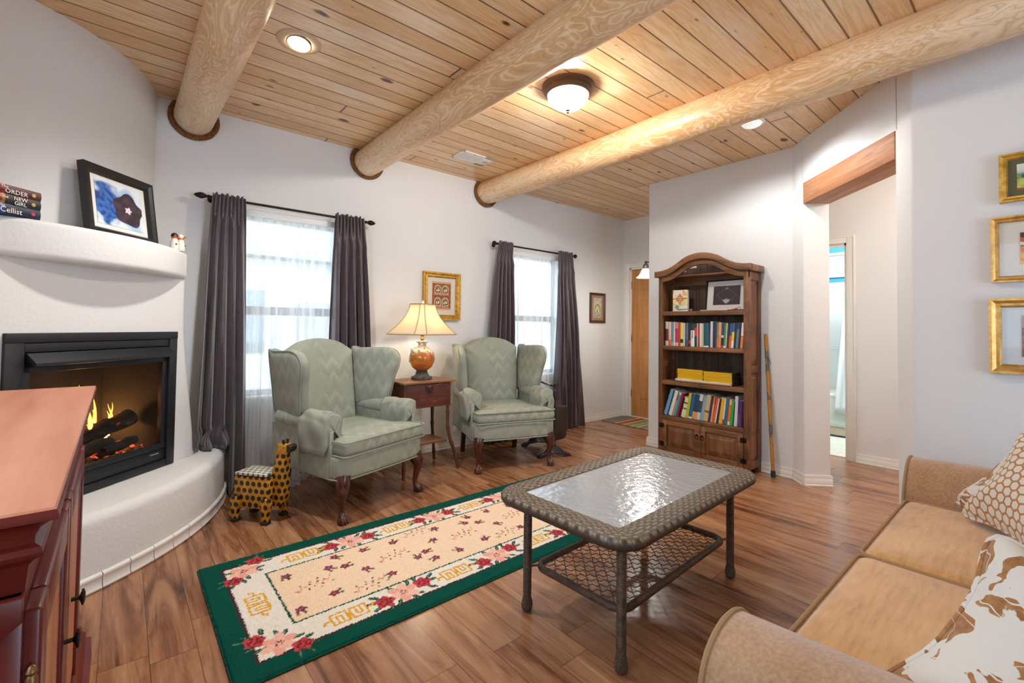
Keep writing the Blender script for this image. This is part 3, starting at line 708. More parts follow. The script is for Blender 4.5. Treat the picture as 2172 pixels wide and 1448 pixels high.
def fatbook(label, z0, th, spine, title, dx, col2, dot, sub=None):
    t = thing('hardback_book', label, 'book', (-0.374 + dx * .7071, 2.814 + dx * .7071, z0), rad(45), group='thrillers stacked on the mantel')
    w, d = 0.235, 0.155
    def bands(co):
        u = co.x / w + 0.5; n1 = nz(co.x * 60, co.z * 60, z0 * 9); n2 = nz(co.x * 22, co.z * 40, z0 * 5)
        c = S(spine)
        if u < 0.42: c = mixc(c, S(col2), sst(-0.1, 0.35, n2 + 0.3 * n1))
        return c
    b = MB(); b.grid(lambda u, v: (-w / 2 + w * u, -0.002 - 0.004 * sin(pi * v), th * v), 48, 10); b.box(-w / 2, w / 2, -0.002, d, 0, 0.003); b.box(-w / 2, w / 2, -0.002, d, th - 0.003, th)
    b.build('cover', M_COVER, t, smooth=30, colors=bands)
    MB().box(-w / 2 + 0.003, w / 2 - 0.003, 0.002, d - 0.003, 0.003, th - 0.003).build('pages', M_PAGE, t, smooth=0)
    Mx = lambda x, z: T(x, -0.0075, z) @ RX(rad(90))
    for txt, x, z, s_ in title: lettering(txt, s_, M_INK, Mx(x, z), t)
    MB().lathe([(0, 0), (0.008, 0), (0.008, 0.001), (0, 0.001)], 16, T(w / 2 - 0.03, -0.006, th * 0.5) @ RX(rad(90))).build('publisher_dot', plain('dot' + dot, dot, 0.5), t, smooth=0)
M_COVER = vcol('book_cover', 0.45); M_INK = plain('white_ink', '#efe9e0', 0.5)
fatbook('blue bottom book of the mantel stack, titled The Cellist', 1.6455, 0.041, '#131c3a', [('The', -0.03, 0.026, 0.017), ('Cellist', 0.005, 0.006, 0.031)], 0.0, '#1e4f96', '#c22b48')
fatbook('black middle book of the mantel stack, titled the New Girl', 1.6865, 0.041, '#14161c', [('the', -0.018, 0.023, 0.018), ('NEW', 0.038, 0.022, 0.022), ('GIRL', 0.038, 0.003, 0.022)], 0.0, '#b5702c', '#b99a4a')
fatbook('dark red top book of the mantel stack, titled The Order', 1.7275, 0.039, '#4e1420', [('The', -0.022, 0.024, 0.017), ('ORDER', 0.022, 0.005, 0.0255)], 0.0, '#a32a20', '#c79a55')
M_WGLZ = plain('white_glaze', '#e4e0d6', 0.25); M_OR = plain('orange_beak', '#d9741f', 0.4); M_BKG = plain('black_glaze', '#1a1a1c', 0.3)
def shaker(x, y, tx, label, black):
    t = thing('penguin_shaker', label, 'figurine', (x, y, 1.6455), tx); t.scale = (1.6, 1.6, 1.6)
    MB().lathe([(0, 0), (0.013, 0), (0.015, 0.008), (0.0135, 0.028), (0.009, 0.044), (0.0, 0.05)], 16).build('body', M_WGLZ, t)
    MB().sphere((0, 0, 0.055), 0.0115, 14, 10).build('head', M_BKG if black else M_WGLZ, t)
    MB().lathe([(0.0095, 0.0), (0.0105, 0.006), (0.0085, 0.008)], 14, T(0, 0, 0.044)).lathe([(0.005, 0), (0.0, 0.014)], 8, T(0.0, -0.009, 0.054) @ RX(rad(90))).build('beak', M_OR, t)
    MB().sphere((0.003, -0.0135, 0.022), 0.0035, 8, 6, sy=.4).build('chest_mark', M_BKG, t)
shaker(0.228, 3.47, rad(10), 'tiny white penguin figurine with black head on the mantel end', True)
shaker(0.262, 3.497, rad(60), 'tiny all white penguin figurine turned away, on the mantel end', False)
# ------------------------------------------------------------------ curtains
M_BRZ = plain('oil_rubbed_bronze', '#2a211f', 0.4, 0.7)
def rod(cx, x0, x1, label, leaf):
    t = thing('curtain_rod', label, 'curtain rod', (cx, 3.79, 2.083), 0, 'dark curtain rods over the two windows')
    MB().tube([(x0 - cx, 0, 0), (x1 - cx, 0, 0)], 0.0095, 12).build('rod', M_BRZ, t)
    for sg, xe in ((-1, x0 - cx), (1, x1 - cx)):
        b = MB(); Mx = T(xe, 0, 0) @ RY(rad(90) * sg)
        if leaf: b.lathe([(0.0, -0.01), (0.012, -0.01), (0.012, 0.0), (0.007, 0.006), (0.012, 0.012), (0.021, 0.03), (0.022, 0.042), (0.014, 0.066), (0.003, 0.08), (0, 0.081)], 16, Mx)
        else: b.lathe([(0, -0.01), (0.012, -0.01), (0.012, 0), (0.008, 0.004), (0.012, 0.01), (0.022, 0.02), (0.0255, 0.032), (0.022, 0.044), (0.012, 0.053), (0, 0.055)], 16, Mx)
        b.build('finial', M_BRZ, t)
        bx = xe - sg * 0.03
        MB().tube([(bx, 0.09, 0), (bx, 0, 0)], 0.006, 8).lathe([(0, 0), (0.022, 0), (0.022, 0.006), (0, 0.006)], 14, T(bx, 0.0945, 0) @ RX(rad(90))).tube([(bx, 0, -0.004), (bx, 0, -0.03)], 0.006, 8).build('bracket', M_BRZ, t)
rod(0.9965, 0.428, 1.565, 'dark bronze curtain rod with leaf finials over the left window', True)
rod(3.585, 2.985, 4.185, 'dark bronze curtain rod with ball finials over the right window', False)
gg = G('satin_curtain'); v = gg.co(); nn_ = gg.noise(gg.vm(v, (40, 40, 6)), 1, 3, 0.6)
M_SATIN = gg.fin(color=gg.ramp(nn_, [(0.3, S('#403439')), (0.7, S('#5a494d'))]), rough=0.42, sheen=0.35, spec=0.55, normal=gg.bump(gg.noise(gg.vm(v, (14, 14, 5)), 1, 3, 0.5), 0.25, 0.012))
def drape(label, cx, top, bot, nf, seed, zb=lambda u: 0.004, y0=3.79, flare=1.0):
    """pleated panel; top and bottom are x ranges"""
    t = thing('long_curtain', label, 'curtain', (cx, y0, 0), 0, 'plum brown satin curtains')
    rnd = random.Random(seed); ph = [rnd.uniform(0, 6.3) for _ in range(8)]
    zt = 2.108
    def fn(u, v):
        s = v ** 0.75
        x0, x1 = lerp(top[0], bot[0], s), lerp(top[1], bot[1], s)
        uu = u + 0.018 * sin(2 * pi * u * 2 + ph[0]) * s + 0.012 * sin(v * 5 + u * 9 + ph[1]) * s
        x = lerp(x0, x1, uu)
        ze = zb(u); z = lerp(zt, ze, v) + 0.008 * sin(u * 40 + ph[5]) * (1 - v) ** 8
        amp = lerp(0.016, 0.047, sst(0.04, 0.5, v)) * flare
        y = amp * sin(2 * pi * nf * u + ph[2] + 0.7 * sin(v * 3 + ph[3])) + 0.35 * amp * sin(2 * pi * nf * 2.3 * u + ph[4] + v * 2) * s
        if v < 0.13:                                           # gathered heading
            k_ = 1 - sst(0.03, 0.13, v); y = lerp(y, 0.013 * sin(2 * pi * nf * 2 * u + ph[2]), k_) - 0.008 * k_
        y -= 0.030 * math.exp(-((v - 0.115) / 0.02) ** 2) * 0.25
        if ze > 0.1 and v > 0.93: x += 0.012 * sin((v - .93) * 60 + u * 8); y -= 0.06 * sst(.93, 1, v)
        return (x - cx, y - 0.022, z)
    o = MB().grid(fn, 110, 90).build('panel', M_SATIN, t, smooth=80)
    m = o.modifiers.new('thickness', 'SOLIDIFY'); m.thickness = 0.003
    return t
drape('plum satin curtain at the left of the left window, partly resting on the hearth', 0.55, (0.452, 0.652), (0.385, 0.71), 4.5, 1,
      zb=lambda u: lerp(0.352, 0.004, sst(0.60, 0.66, u)))
drape('plum satin curtain at the right of the left window, behind the left armchair', 1.42, (1.292, 1.53), (1.265, 1.66), 4.5, 2)
drape('plum satin curtain at the left of the right window, behind the right armchair', 3.06, (3.005, 3.19), (2.84, 3.20), 4.5, 3)
drape('plum satin curtain at the right of the right window, beside the magazine rack', 4.05, (3.90, 4.135), (3.87, 4.32), 4.5, 4)
gg = G('sheer_voile'); v = gg.co(); f = gg.noise(gg.vm(v, (22, 22, 0.5)), 1, 2)
lw = gg.n('LayerWeight', Blend=0.35).outputs['Facing']
dif = gg.mixs(0.55, gg.n('BsdfDiffuse', Color=(0.86, 0.87, 0.88, 1)).outputs[0], gg.n('BsdfTranslucent', Color=(0.86, 0.87, 0.88, 1)).outputs[0])
gg.surf(gg.mixs(gg.math('ADD', gg.math('ADD', 0.30, gg.math('MULTIPLY', gg.step(f, 0.38, 0.66), 0.36)), gg.math('MULTIPLY', lw, 0.5)), gg.n('BsdfTransparent', Color=(1, 1, 1, 1)).outputs[0], dif)); M_SHEER = gg.m
def sheer(label, cx, x0, x1, nf, seed, pool=0.0):
    t = thing('sheer_curtain', label, 'sheer curtain', (cx, 3.845, 0), 0, 'white sheer curtains')
    rnd = random.Random(seed); ph = [rnd.uniform(0, 6.3) for _ in range(8)]
    def fn(u, v):
        z = lerp(2.0, 0.004, v); x = lerp(x0, x1, u + 0.012 * sin(u * 21 + ph[0]) + 0.010 * sin(v * 4 + u * 14 + ph[1]) * v)
        a = lerp(0.006, 0.02, sst(0, 0.35, v))
        y = a * (sin(2 * pi * nf * u + ph[2] + sin(v * 2.5 + ph[3]) * 0.6) + 0.5 * sin(2 * pi * nf * 1.7 * u + ph[4] + 1.2 * v))
        y += 0.004 * sin(2 * pi * nf * 5 * u) * math.exp(-v * 30)
        if pool and v > 0.95: k_ = (v - 0.95) / 0.05; y -= pool * k_ * sst(0.15, 0.5, u) * (1.0 + 0.5 * sin(u * 17)); z = max(0.004, z * (1 - k_) + 0.006 + 0.012 * abs(sin(u * 30)) * (1 - k_))
        return (x - cx, y, z)
    MB().grid(fn, 160, 70).build('voile', M_SHEER, t, smooth=80)
    MB().box(x0 - cx, x1 - cx, -0.004, 0.004, 2.004, 2.05, bev=0.003).build('flat_rod', plain('flat_white_rod', '#f0f0ee', 0.4), t)
sheer('white sheer curtain over the left window, pooling on the floor', 1.01, 0.56, 1.46, 11, 5, pool=0.14)
sheer('white sheer curtain over the right window, behind the right armchair', 3.585, 3.13, 4.04, 10, 6)

# ------------------------------------------------------------------ pictures on the window wall
gg = G('gilt'); v = gg.co(); nn_ = gg.noise(v, 30, 4, 0.6)
M_GOLD = gg.fin(color=gg.ramp(nn_, [(0.3, S('#a87526')), (0.6, S('#d6a648')), (0.8, S('#e8c777'))]), rough=0.42, metal=0.55)
M_CREAM = plain('cream_mat', '#d9d2c4', 0.75); M_GMAT = plain('gold_inner_mat', '#d2b45e', 0.6)
def art_arches(u, v):
    c = mixc(S('#7c2f2a'), S('#9a4a3a'), sst(-.3, .3, nz(u * 9, v * 9)))
    if v < 0.05 or v > 0.95: c = S('#c99a78')
    for ax in (0.29, 0.71):
        for ay in (0.07, 0.53):
            x, y = (u - ax) / 0.19, (v - ay) / 0.38
            ins = abs(x) < 1 and y > 0 and (y < 0.62 or x * x + ((y - 0.62) / 0.38) ** 2 < 1)
            x2 = x / 0.72; y2 = (y - 0.06) / 0.8
            in2 = abs(x2) < 1 and y2 > 0 and (y2 < 0.6 or x2 * x2 + ((y2 - 0.6) / 0.4) ** 2 < 1)
            if ins: c = S('#c1a565')
            if in2:
                n1 = nz(u * 26 + ax * 7, v * 20 + ay * 9)
                c = mixc(S('#2e3a34'), S('#b48a52'), sst(0.1, 0.4, n1 + y * .3))
                if (x - .25) ** 2 + (y * 1.6 - .75) ** 2 < .05 or (x + .3) ** 2 + (y * 1.6 - .7) ** 2 < .03: c = S('#e9d9c8')
                if y < 0.25: c = mixc(S('#a1483e'), S('#dcb0a0'), sst(-.2, .3, n1))
    return c
picture('gilt_framed_picture', 'gold framed picture of four arches on red, above the table lamp', (2.372, WY, 1.262), 0, 0.418, 0.466, 0.052, 0.036, M_GOLD, art_arches, 0.205, 0.262, mat2=M_GMAT, matm=M_CREAM, az=0.005, res=90)
def art_arch(u, v):
    c = mixc(S('#cfc8b4'), S('#a9b0a6'), sst(-.3, .4, nz(u * 5, v * 6)))
    x, y = (u - .5) / .36, (v - .28) / .42
    if y < 0: c = mixc(S('#8c8a76'), S('#c5bea4'), sst(-.3, .3, nz(u * 9, v * 14)))
    elif abs(x) < 1 and y < 1 and x * x + y * y < 1: c = S('#dcc88a') if x * x + y * y < .62 else S('#8b8268')
    if abs(x + .1) < .12 and -.1 < y < .35: c = S('#6c6a5a')
    return c
M_WAL = wood('walnut_frame', '#2f1a12', '#4b2b1d', '#62392a', 'Z', 1.5, 0.4)
M_ROSE = plain('rose_mat', '#a47a64', 0.8)
picture('small_framed_picture', 'small brown framed sketch of an arch on the wall by the front door', (4.758, WY, 1.274), 0, 0.31, 0.392, 0.032, 0.022, M_WAL, art_arch, 0.165, 0.262, matm=M_ROSE, az=0.0)
t = thing('wall_outlet', 'white power outlet low on the wall behind the side table', 'outlet', (2.06, WY, 0.35))
MB().box(-0.035, 0.035, -0.007, 0, -0.057, 0.057, bev=0.003).build('cover_plate', M_TRIM, t)
M_DK = plain('dark_slot', '#2a2a2a', 0.6)
for dz in (-0.022, 0.022):
    b = MB().box(-0.017, 0.017, -0.009, -0.005, dz - 0.014, dz + 0.014, bev=0.003); o = b.build('receptacle', M_TRIM, t)
    MB().box(-0.008, -0.006, -0.0095, -0.008, dz - 0.005, dz + 0.006).box(0.006, 0.008, -0.0095, -0.008, dz - 0.005, dz + 0.006).build('slot', M_DK, o, smooth=0)

# ------------------------------------------------------------------ side table and lamp
M_TABW = wood('worn_red_wood', '#321109', '#57241a', '#6d3022', 'X', 0.7, 0.5, 0.5)
gg = G('scuffed_red_wood'); v = gg.co(); n1 = gg.noise(gg.vm(v, (9, 9, 26)), 1, 4, 0.7); n2 = gg.noise(v, 7, 4, 0.7)
sc_ = gg.math('MULTIPLY', gg.step(n1, 0.57, 0.62), gg.step(n2, 0.47, 0.55))
M_SCUF = gg.fin(color=gg.mix(gg.math('MULTIPLY', sc_, 0.75), gg.ramp(n2, [(0.3, S('#4a2015')), (0.7, S('#6e3325'))]), S('#b98a56')), rough=0.5, normal=gg.bump(n1, 0.15, 0.004))
M_TTOP = wood('table_top_wood', '#4b2c18', '#7d5330', '#9a6c42', 'X', 0.6, 0.4, 0.5)
M_BAM = varied('bamboo_leg', '#3c1d10', '#7a4a28', 14, 0.45, 0.1, 60, stretch=(1, 1, 0.5))
TB = thing('side_table', 'scuffed red brown side table with drawer and splayed bamboo legs', 'side table', (1.922, 3.46, 0))
ox, oy = 1.922, 3.46
def lb(b, x0, x1, y0, y1, z0, z1, **k): return b.box(x0 - ox, x1 - ox, y0 - oy, y1 - oy, z0, z1, **k)
lb(MB(), 1.682, 2.172, 3.285, 3.635, 0.735, 0.75, bev=0.003).build('top', M_TTOP, TB)
bb = lb(MB(), 1.708, 2.138, 3.32, 3.605, 0.535, 0.735, bev=0.002).build('case', M_SCUF, TB)
dw = lb(MB(), 1.722, 2.125, 3.314, 3.33, 0.628, 0.728, bev=0.003).build('drawer', M_SCUF, TB)
b = MB(); b.prism([(0.012, 0.022), (0.03, 0.026), (0.036, 0.01), (0.028, -0.02), (0, -0.036), (-0.028, -0.02), (-0.036, 0.01), (-0.03, 0.026), (-0.012, 0.022), (0, 0.014)], -0.152, -0.146, 'Y', T(0.01, 0, 0.682)); 
b.sphere((0.01, -0.155, 0.675), 0.009, 10, 8).build('drawer_pull', plain('dark_pull', '#33140c', 0.5), dw)
b = MB()
for z in (0.54, 0.624): lb(b, 1.704, 2.142, 3.315, 3.609, z - 0.004, z + 0.004, bev=0.002)
b.build('bead_trim', M_TABW, TB)
for sx, sy, fx, fy in ((-1, -1, 1.698, 3.288), (1, -1, 2.196, 3.288), (1, 1, 2.178, 3.64), (-1, 1, 1.70, 3.64)):
    x1 = (1.724 if sx < 0 else 2.122) - ox; y1 = (3.336 if sy < 0 else 3.59) - oy; x0 = fx - ox; y0 = fy - oy
    pts = []; rr = []
    for k_ in range(29):
        z = 0.535 * (1 - k_ / 28); sp = sst(0.42, 0.0, z) ** 1.3
        pts.append((lerp(x1, x0, sp), lerp(y1, y0, sp), z + 0.002)); rr.append(0.0135 + (0.003 if k_ % 7 == 3 else 0) - 0.001 * sin(k_))
    MB().tube(pts, rr, 10).build('leg', M_BAM, TB)
lb(MB(), 1.735, 2.125, 3.345, 3.60, 0.228, 0.243, bev=0.003).build('lower_shelf', M_TTOP, TB)

LP = thing('table_lamp', 'lit table lamp with orange ceramic body and cream bell shade on side table', 'lamp', (1.943, 3.47, 0.75))
gg = G('orange_ceramic'); v = gg.co(); zz = gg.xyz(v)[2]
n1 = gg.noise(v, 22, 2, 0.5, 1.5); ring = gg.math('ABSOLUTE', gg.math('SUBTRACT', n1, 0.5)); cl = gg.step(gg.math('ADD', zz, gg.math('MULTIPLY', gg.noise(v, 16, 2), 0.08)), 0.262, 0.28)
c = gg.ramp(gg.noise(v, 9, 3), [(0.3, S('#a84a0a')), (0.55, S('#d47a12')), (0.75, S('#e59a24'))]); c = gg.mix(gg.step(ring, 0.035, 0.01), c, S('#7d6a5a')); c = gg.mix(gg.math('MULTIPLY', cl, 0.9), c, S('#ded8cc')); c = gg.mix(gg.math('MULTIPLY', cl, gg.step(ring, 0.05, 0.02)), c, S('#8a6a4a'))
M_ORC = gg.fin(color=c, rough=0.2, coat=0.5, normal=gg.bump(ring, -0.4, 0.01))
M_STONE = varied('carved_stone', '#2f2b29', '#5d534c', 25, 0.6, 0.5, 60)
M_BRASS = plain('lamp_brass', '#a8864a', 0.3, 0.9)
MB().prism([(0.075, 0.045), (0.045, 0.075), (-0.045, 0.075), (-0.075, 0.045), (-0.075, -0.045), (-0.045, -0.075), (0.045, -0.075), (0.075, -0.045)], 0, 0.026, bev=0.004).lathe([(0.068, 0.026), (0.06, 0.036), (0.05, 0.05), (0.052, 0.058), (0.044, 0.066), (0.046, 0.072), (0.03, 0.074)], 24).build('base', M_STONE, LP)
b = MB().lathe([(0.03, 0.07), (0.05, 0.078), (0.083, 0.105), (0.102, 0.145), (0.107, 0.185), (0.1, 0.222), (0.082, 0.25), (0.055, 0.268), (0.04, 0.275), (0.033, 0.29), (0.035, 0.305), (0.048, 0.314), (0.05, 0.322), (0.036, 0.326), (0.012, 0.327)], 36)
rnd = random.Random(8)
for k_ in range(26):
    a = rnd.uniform(0, 6.28); z = rnd.choice([rnd.uniform(0.225, 0.262), rnd.uniform(0.09, 0.24)]); r = 0.103 if 0.13 < z < 0.22 else (0.09 if z < 0.25 else 0.068)
    if z <= 0.13: r = 0.092
    pts = [((r + 0.001) * cos(a + 0.16 * t + 0.05 * sin(t * 9)), (r + 0.001) * sin(a + 0.16 * t + 0.05 * sin(t * 9)), z + 0.012 * sin(t * 6.28)) for t in [k2 / 8 for k2 in range(9)]]
    b.tube(pts, 0.0038, 6, mi=1)
b.build('vase_body', [M_ORC, plain('relief_grey', '#b5aa9a', 0.35)], LP)
MB().lathe([(0.012, 0.325), (0.012, 0.335), (0.018, 0.34), (0.015, 0.352), (0.01, 0.36), (0.016, 0.37), (0.016, 0.395), (0.006, 0.4)], 16).tube([(0.022 * cos(t) * (1 + 0.6 * sin(t)), 0, 0.36 + 0.028 + 0.27 * (t / pi)) for t in [k_ * pi / 12 for k_ in range(13)]], 0.0015, 6).build('socket', M_BRASS, LP)
MB().lathe([(0.0, 0.634), (0.004, 0.634), (0.005, 0.642), (0.011, 0.65), (0.012, 0.658), (0.006, 0.668), (0, 0.67)], 12).build('finial', plain('pale_finial', '#d8d2c4', 0.3), LP)
oct_ = [(1, 0.55), (0.72, 0.8), (-0.72, 0.8), (-1, 0.55), (-1, -0.55), (-0.72, -0.8), (0.72, -0.8), (1, -0.55)]
def shade(v):
    z = lerp(0.382, 0.636, v); s = lerp(0.268, 0.098, 1 - (1 - v) ** 1.75); return s, z
M_SHA = G('cream_silk'); gg = M_SHA
gg.surf(gg.mixs(0.42, gg.n('BsdfDiffuse', Color=(*S('#e9dcc0'), 1)).outputs[0], gg.n('BsdfTranslucent', Color=(*S('#f0dfbc'), 1)).outputs[0])); M_SHA = gg.m
SR = RZ(rad(20))
def sfn(u, v):
    s, z = shade(v); i = int(u * 8 + 1e-6) % 8; f = u * 8 - int(u * 8 + 1e-6); p, q = oct_[i], oct_[(i + 1) % 8]
    return (lerp(p[0], q[0], f) * s, lerp(p[1], q[1], f) * s, z)
b = MB().grid(sfn, 32, 16, cu=True, M=SR); o = b.build('lamp_shade', M_SHA, LP, smooth=25)
m = o.modifiers.new('thickness', 'SOLIDIFY'); m.thickness = 0.0015
b = MB()
for p in oct_: b.tube([(p[0] * s * 1.004, p[1] * s * 1.004, z) for s, z in [shade(k_ / 12) for k_ in range(13)]], 0.0032, 6, M=SR)
for v in (0, 1): s, z = shade(v); b.tube([(p[0] * s, p[1] * s, z) for p in oct_], 0.0042, 6, closed=True, M=SR)
b.build('shade_braid', plain('tan_braid', '#a9855a', 0.7), LP)
lamp('table_lamp_bulb', 'POINT', (1.943, 3.47, 1.225), 3.4, (1, 0.88, 0.7), 0.035)
# ------------------------------------------------------------------ wing armchairs
def m_flame(name, ax='X'):
    g = G(name); x, y, z = g.xyz(g.co()); q = {'X': x, 'Y': y}[ax]
    n1 = g.noise(g.co(), 7, 2, 0.5)
    tri = g.math('ABSOLUTE', g.math('SUBTRACT', g.math('FRACT', g.math('MULTIPLY', q, 9.5)), 0.5))
    hh = g.math('ADD', g.math('ADD', z, y) if ax == 'X' else z, g.math('MULTIPLY', tri, 0.16)); hh = g.math('ADD', hh, g.math('MULTIPLY', n1, 0.05))
    st = g.noise(g.vec(g.math('MULTIPLY', q, 130), g.math('MULTIPLY', hh, 10), 0), 1, 2)
    w = g.math('FRACT', g.math('MULTIPLY', hh, 7.0)); w = g.math('ADD', w, g.math('MULTIPLY', g.math('SUBTRACT', st, 0.5), 0.5))
    c = g.ramp(w, [(0.1, S('#8a8f80')), (0.45, S('#92978a')), (0.62, S('#9fa495')), (0.8, S('#979c8d')), (1, S('#888d7f'))])
    c = g.mix(g.step(g.noise(g.co(), 4.5, 3, 0.6), 0.42, 0.62), c, S('#929789'))
    weave = g.noise(g.vm(g.co(), (420, 420, 420)), 1, 1)
    return g.fin(color=c, rough=0.8, sheen=0.1, normal=g.bump(weave, 0.25, 0.002))
M_SAGE = m_flame('sage_flamestitch', 'X'); M_SAGEY = m_flame('sage_flamestitch_side', 'Y')
M_SPIPE = plain('sage_piping', '#8f9888', 0.7)
M_MAHO = wood('mahogany', '#28100a', '#4a2114', '#653120', 'Z', 1.2, 0.3, 0.4, coat=0.3)
def wing_chair(label, loc, rz):
    t = thing('wing_armchair', label, 'armchair', loc, rz, group='sage green wing armchairs')
    # seat rail
    rail = [(-0.372, -0.30), (-0.36, -0.355), (-0.32, -0.38)] + [(x / 10 * 0.3, -0.385 - 0.008 * cos(x / 10 * 1.5)) for x in range(-9, 10)] + [(0.32, -0.38), (0.36, -0.355), (0.372, -0.30), (0.335, 0.30), (0.31, 0.33), (-0.31, 0.33), (-0.335, 0.30)]
    MB().prism(rail, 0.262, 0.40, bev=0.02, seg=3).build('seat_rail', M_SAGE, t)
    MB().tube([(x * 1.004, y * 1.004, 0.264) for x, y in rail], 0.005, 6, closed=True).build('welt', M_SPIPE, t)
    cu = [(-0.355, -0.39), (-0.34, -0.405), (0.34, -0.405), (0.355, -0.39), (0.355, -0.275), (0.335, -0.258), (0.285, -0.25), (0.278, -0.22), (0.268, 0.26), (-0.268, 0.26), (-0.278, -0.22), (-0.285, -0.25), (-0.335, -0.258), (-0.355, -0.275)]
    cf = []
    for p, q in zip(cu, cu[1:] + cu[:1]):
        n = max(1, int(math.dist(p, q) / 0.04)); cf += [(lerp(p[0], q[0], i / n), lerp(p[1], q[1], i / n)) for i in range(n)]
    cs = MB().cushion(cf, 0.098, 0.016, M=T(0, 0, 0.447), p=26).build('seat_cushion', M_SAGE, t, smooth=60)
    b = MB()
    for z in (0.405, 0.49): b.tube([(x * 1.003, y * 1.003, z + 0.0) for x, y in cf], 0.0055, 6, closed=True)
    b.build('cushion_welt', M_SPIPE, cs)
    # back with camel top, tilted
    tilt = T(0, 0.235, 0.44) @ RX(rad(-11))
    outl = sp2([(-0.25, 0.0), (-0.262, 0.2), (-0.275, 0.42), (-0.285, 0.575)], 5) + sp2([(-0.285, 0.575), (-0.24, 0.605), (-0.15, 0.65), (0, 0.672), (0.15, 0.65), (0.24, 0.605), (0.285, 0.575)], 5)[1:] + sp2([(0.285, 0.575), (0.275, 0.42), (0.262, 0.2), (0.25, 0.0)], 5)[1:]
    outl += [(x / 5 * 0.25, 0) for x in range(4, -5, -1)]
    MB().cushion(outl, 0.125, 0.018, mp=lambda a, c, h: (a, -h, c), M=tilt, p=14).build('backrest', M_SAGE, t, smooth=60)
    # wings
    wo = sp2([(0.335, 0.585), (0.12, 0.585), (0.0, 0.60), (-0.03, 0.68), (-0.052, 0.80), (-0.085, 0.90), (-0.085, 0.97), (-0.04, 1.018), (0.05, 1.035), (0.18, 1.03), (0.30, 1.025), (0.365, 1.02), (0.36, 0.80)], 5, closed=True)
    for sg in (-1, 1):
        M = T(sg * 0.305, 0.30, 0.60) @ RZ(sg * rad(9)) @ RY(sg * rad(6)) @ T(0, -0.30, -0.60)
        w = MB().cushion(wo, 0.078, 0.008, mp=lambda a, c, h: (h, a, c), M=M, p=12).build('wing', M_SAGEY, t, smooth=60)
        cx = sum(p[0] for p in wo) / len(wo); cz = sum(p[1] for p in wo) / len(wo)
        MB().tube([(sg * 0.028, cx + (p[0] - cx) * 0.99, cz + (p[1] - cz) * 0.99) for p in wo], 0.0045, 6, closed=True, M=M).build('wing_welt', M_SPIPE, w)
    # arms: upholstered panel with an outward roll, and a loose sleeve over its front half
    for sg in (-1, 1):
        b = MB()
        b.prism([(0.285, 0.38), (0.355, 0.38), (0.362, 0.56), (0.33, 0.60), (0.288, 0.58)], -0.25, 0.30, 'Y', bev=0.012) if sg > 0 else b.prism([(-0.285, 0.38), (-0.288, 0.58), (-0.33, 0.60), (-0.362, 0.56), (-0.355, 0.38)], -0.25, 0.30, 'Y', bev=0.012)
        b.tube([(sg * 0.335, y, 0.585) for y in (-0.255, -0.25, -0.1, 0.1, 0.26)], [0.052, 0.058, 0.058, 0.058, 0.05], 20)
        # outside panel running down to the rail
        b.prism([(sg * 0.345, 0.27), (sg * 0.374, 0.27), (sg * 0.372, 0.55), (sg * 0.345, 0.55)][::sg], -0.29, 0.31, 'Y', bev=0.01)
        a = b.build('arm', M_SAGEY, t, smooth=50)
        # sleeve
        rnd = random.Random(3 + sg); pr = []
        for k_ in range(25):
            an = rad(-35 + k_ * 250 / 24); pr.append((sg * (0.335 - 0.07 * sin(an - rad(90)) * -1 * -1), 0))
        prof = [(sg * 0.276, 0.475), (sg * 0.274, 0.52)] + [(sg * (0.337 - 0.068 * cos(rad(an))), 0.588 + 0.068 * sin(rad(an))) for an in range(10, 181, 17)] + [(sg * 0.41, 0.54), (sg * 0.402, 0.47), (sg * 0.398, 0.405)]
        def fn(u, v):
            i = u * (len(prof) - 1); j = min(int(i), len(prof) - 2); f_ = i - j
            x, z = lerp(prof[j][0], prof[j + 1][0], f_), lerp(prof[j][1], prof[j + 1][1], f_)
            y = lerp(-0.268, -0.03, v); wv = 0.004 * sin(v * 9 + u * 14) + 0.003 * sin(u * 31 + v * 4)
            return (x + sg * wv, y, z + wv * 0.8)
        b = MB(); b.grid(fn, 30, 14)
        cen = (sg * 0.337, 0.545)
        def cap(u, v):
            x, y, z = fn(u, 0); k_ = 1 - v; return (lerp(cen[0], x, k_), -0.268 - 0.012 * (1 - k_ * k_) - 0.004 * sin(u * 25) * v, lerp(cen[1], z, k_))
        b.grid(cap, 30, 8)
        o = b.build('arm_sleeve', M_SAGEY, t, smooth=70); m = o.modifiers.new('thickness', 'SOLIDIFY'); m.thickness = 0.004
    # legs
    for sg in (-1, 1):
        P = [(sg * 0.315, -0.34, 0.275, 0.05), (sg * 0.325, -0.352, 0.235, 0.046), (sg * 0.333, -0.362, 0.19, 0.034), (sg * 0.327, -0.352, 0.13, 0.022), (sg * 0.322, -0.345, 0.075, 0.017), (sg * 0.326, -0.352, 0.045, 0.02), (sg * 0.332, -0.362, 0.028, 0.029), (sg * 0.332, -0.364, 0.012, 0.03), (sg * 0.332, -0.364, 0.0, 0.022)]
        p, r = splr(P, 5); b = MB().tube(p, r, 14)
        for k_ in (-1, 0, 1): b.tube([(sg * 0.326 + k_ * 0.014, -0.365, 0.05), (sg * 0.332 + k_ * 0.018, -0.388, 0.026), (sg * 0.332 + k_ * 0.018, -0.397, 0.006)], [0.007, 0.009, 0.006], 7)
        for k_ in range(-2, 3): b.tube([(sg * 0.33 + k_ * 0.014, -0.402 + abs(k_) * 0.008, 0.245), (sg * 0.334 + k_ * 0.008, -0.395 + abs(k_) * 0.004, 0.19)], [0.006, 0.003], 6)
        b.build('front_leg', M_MAHO, t, smooth=60)
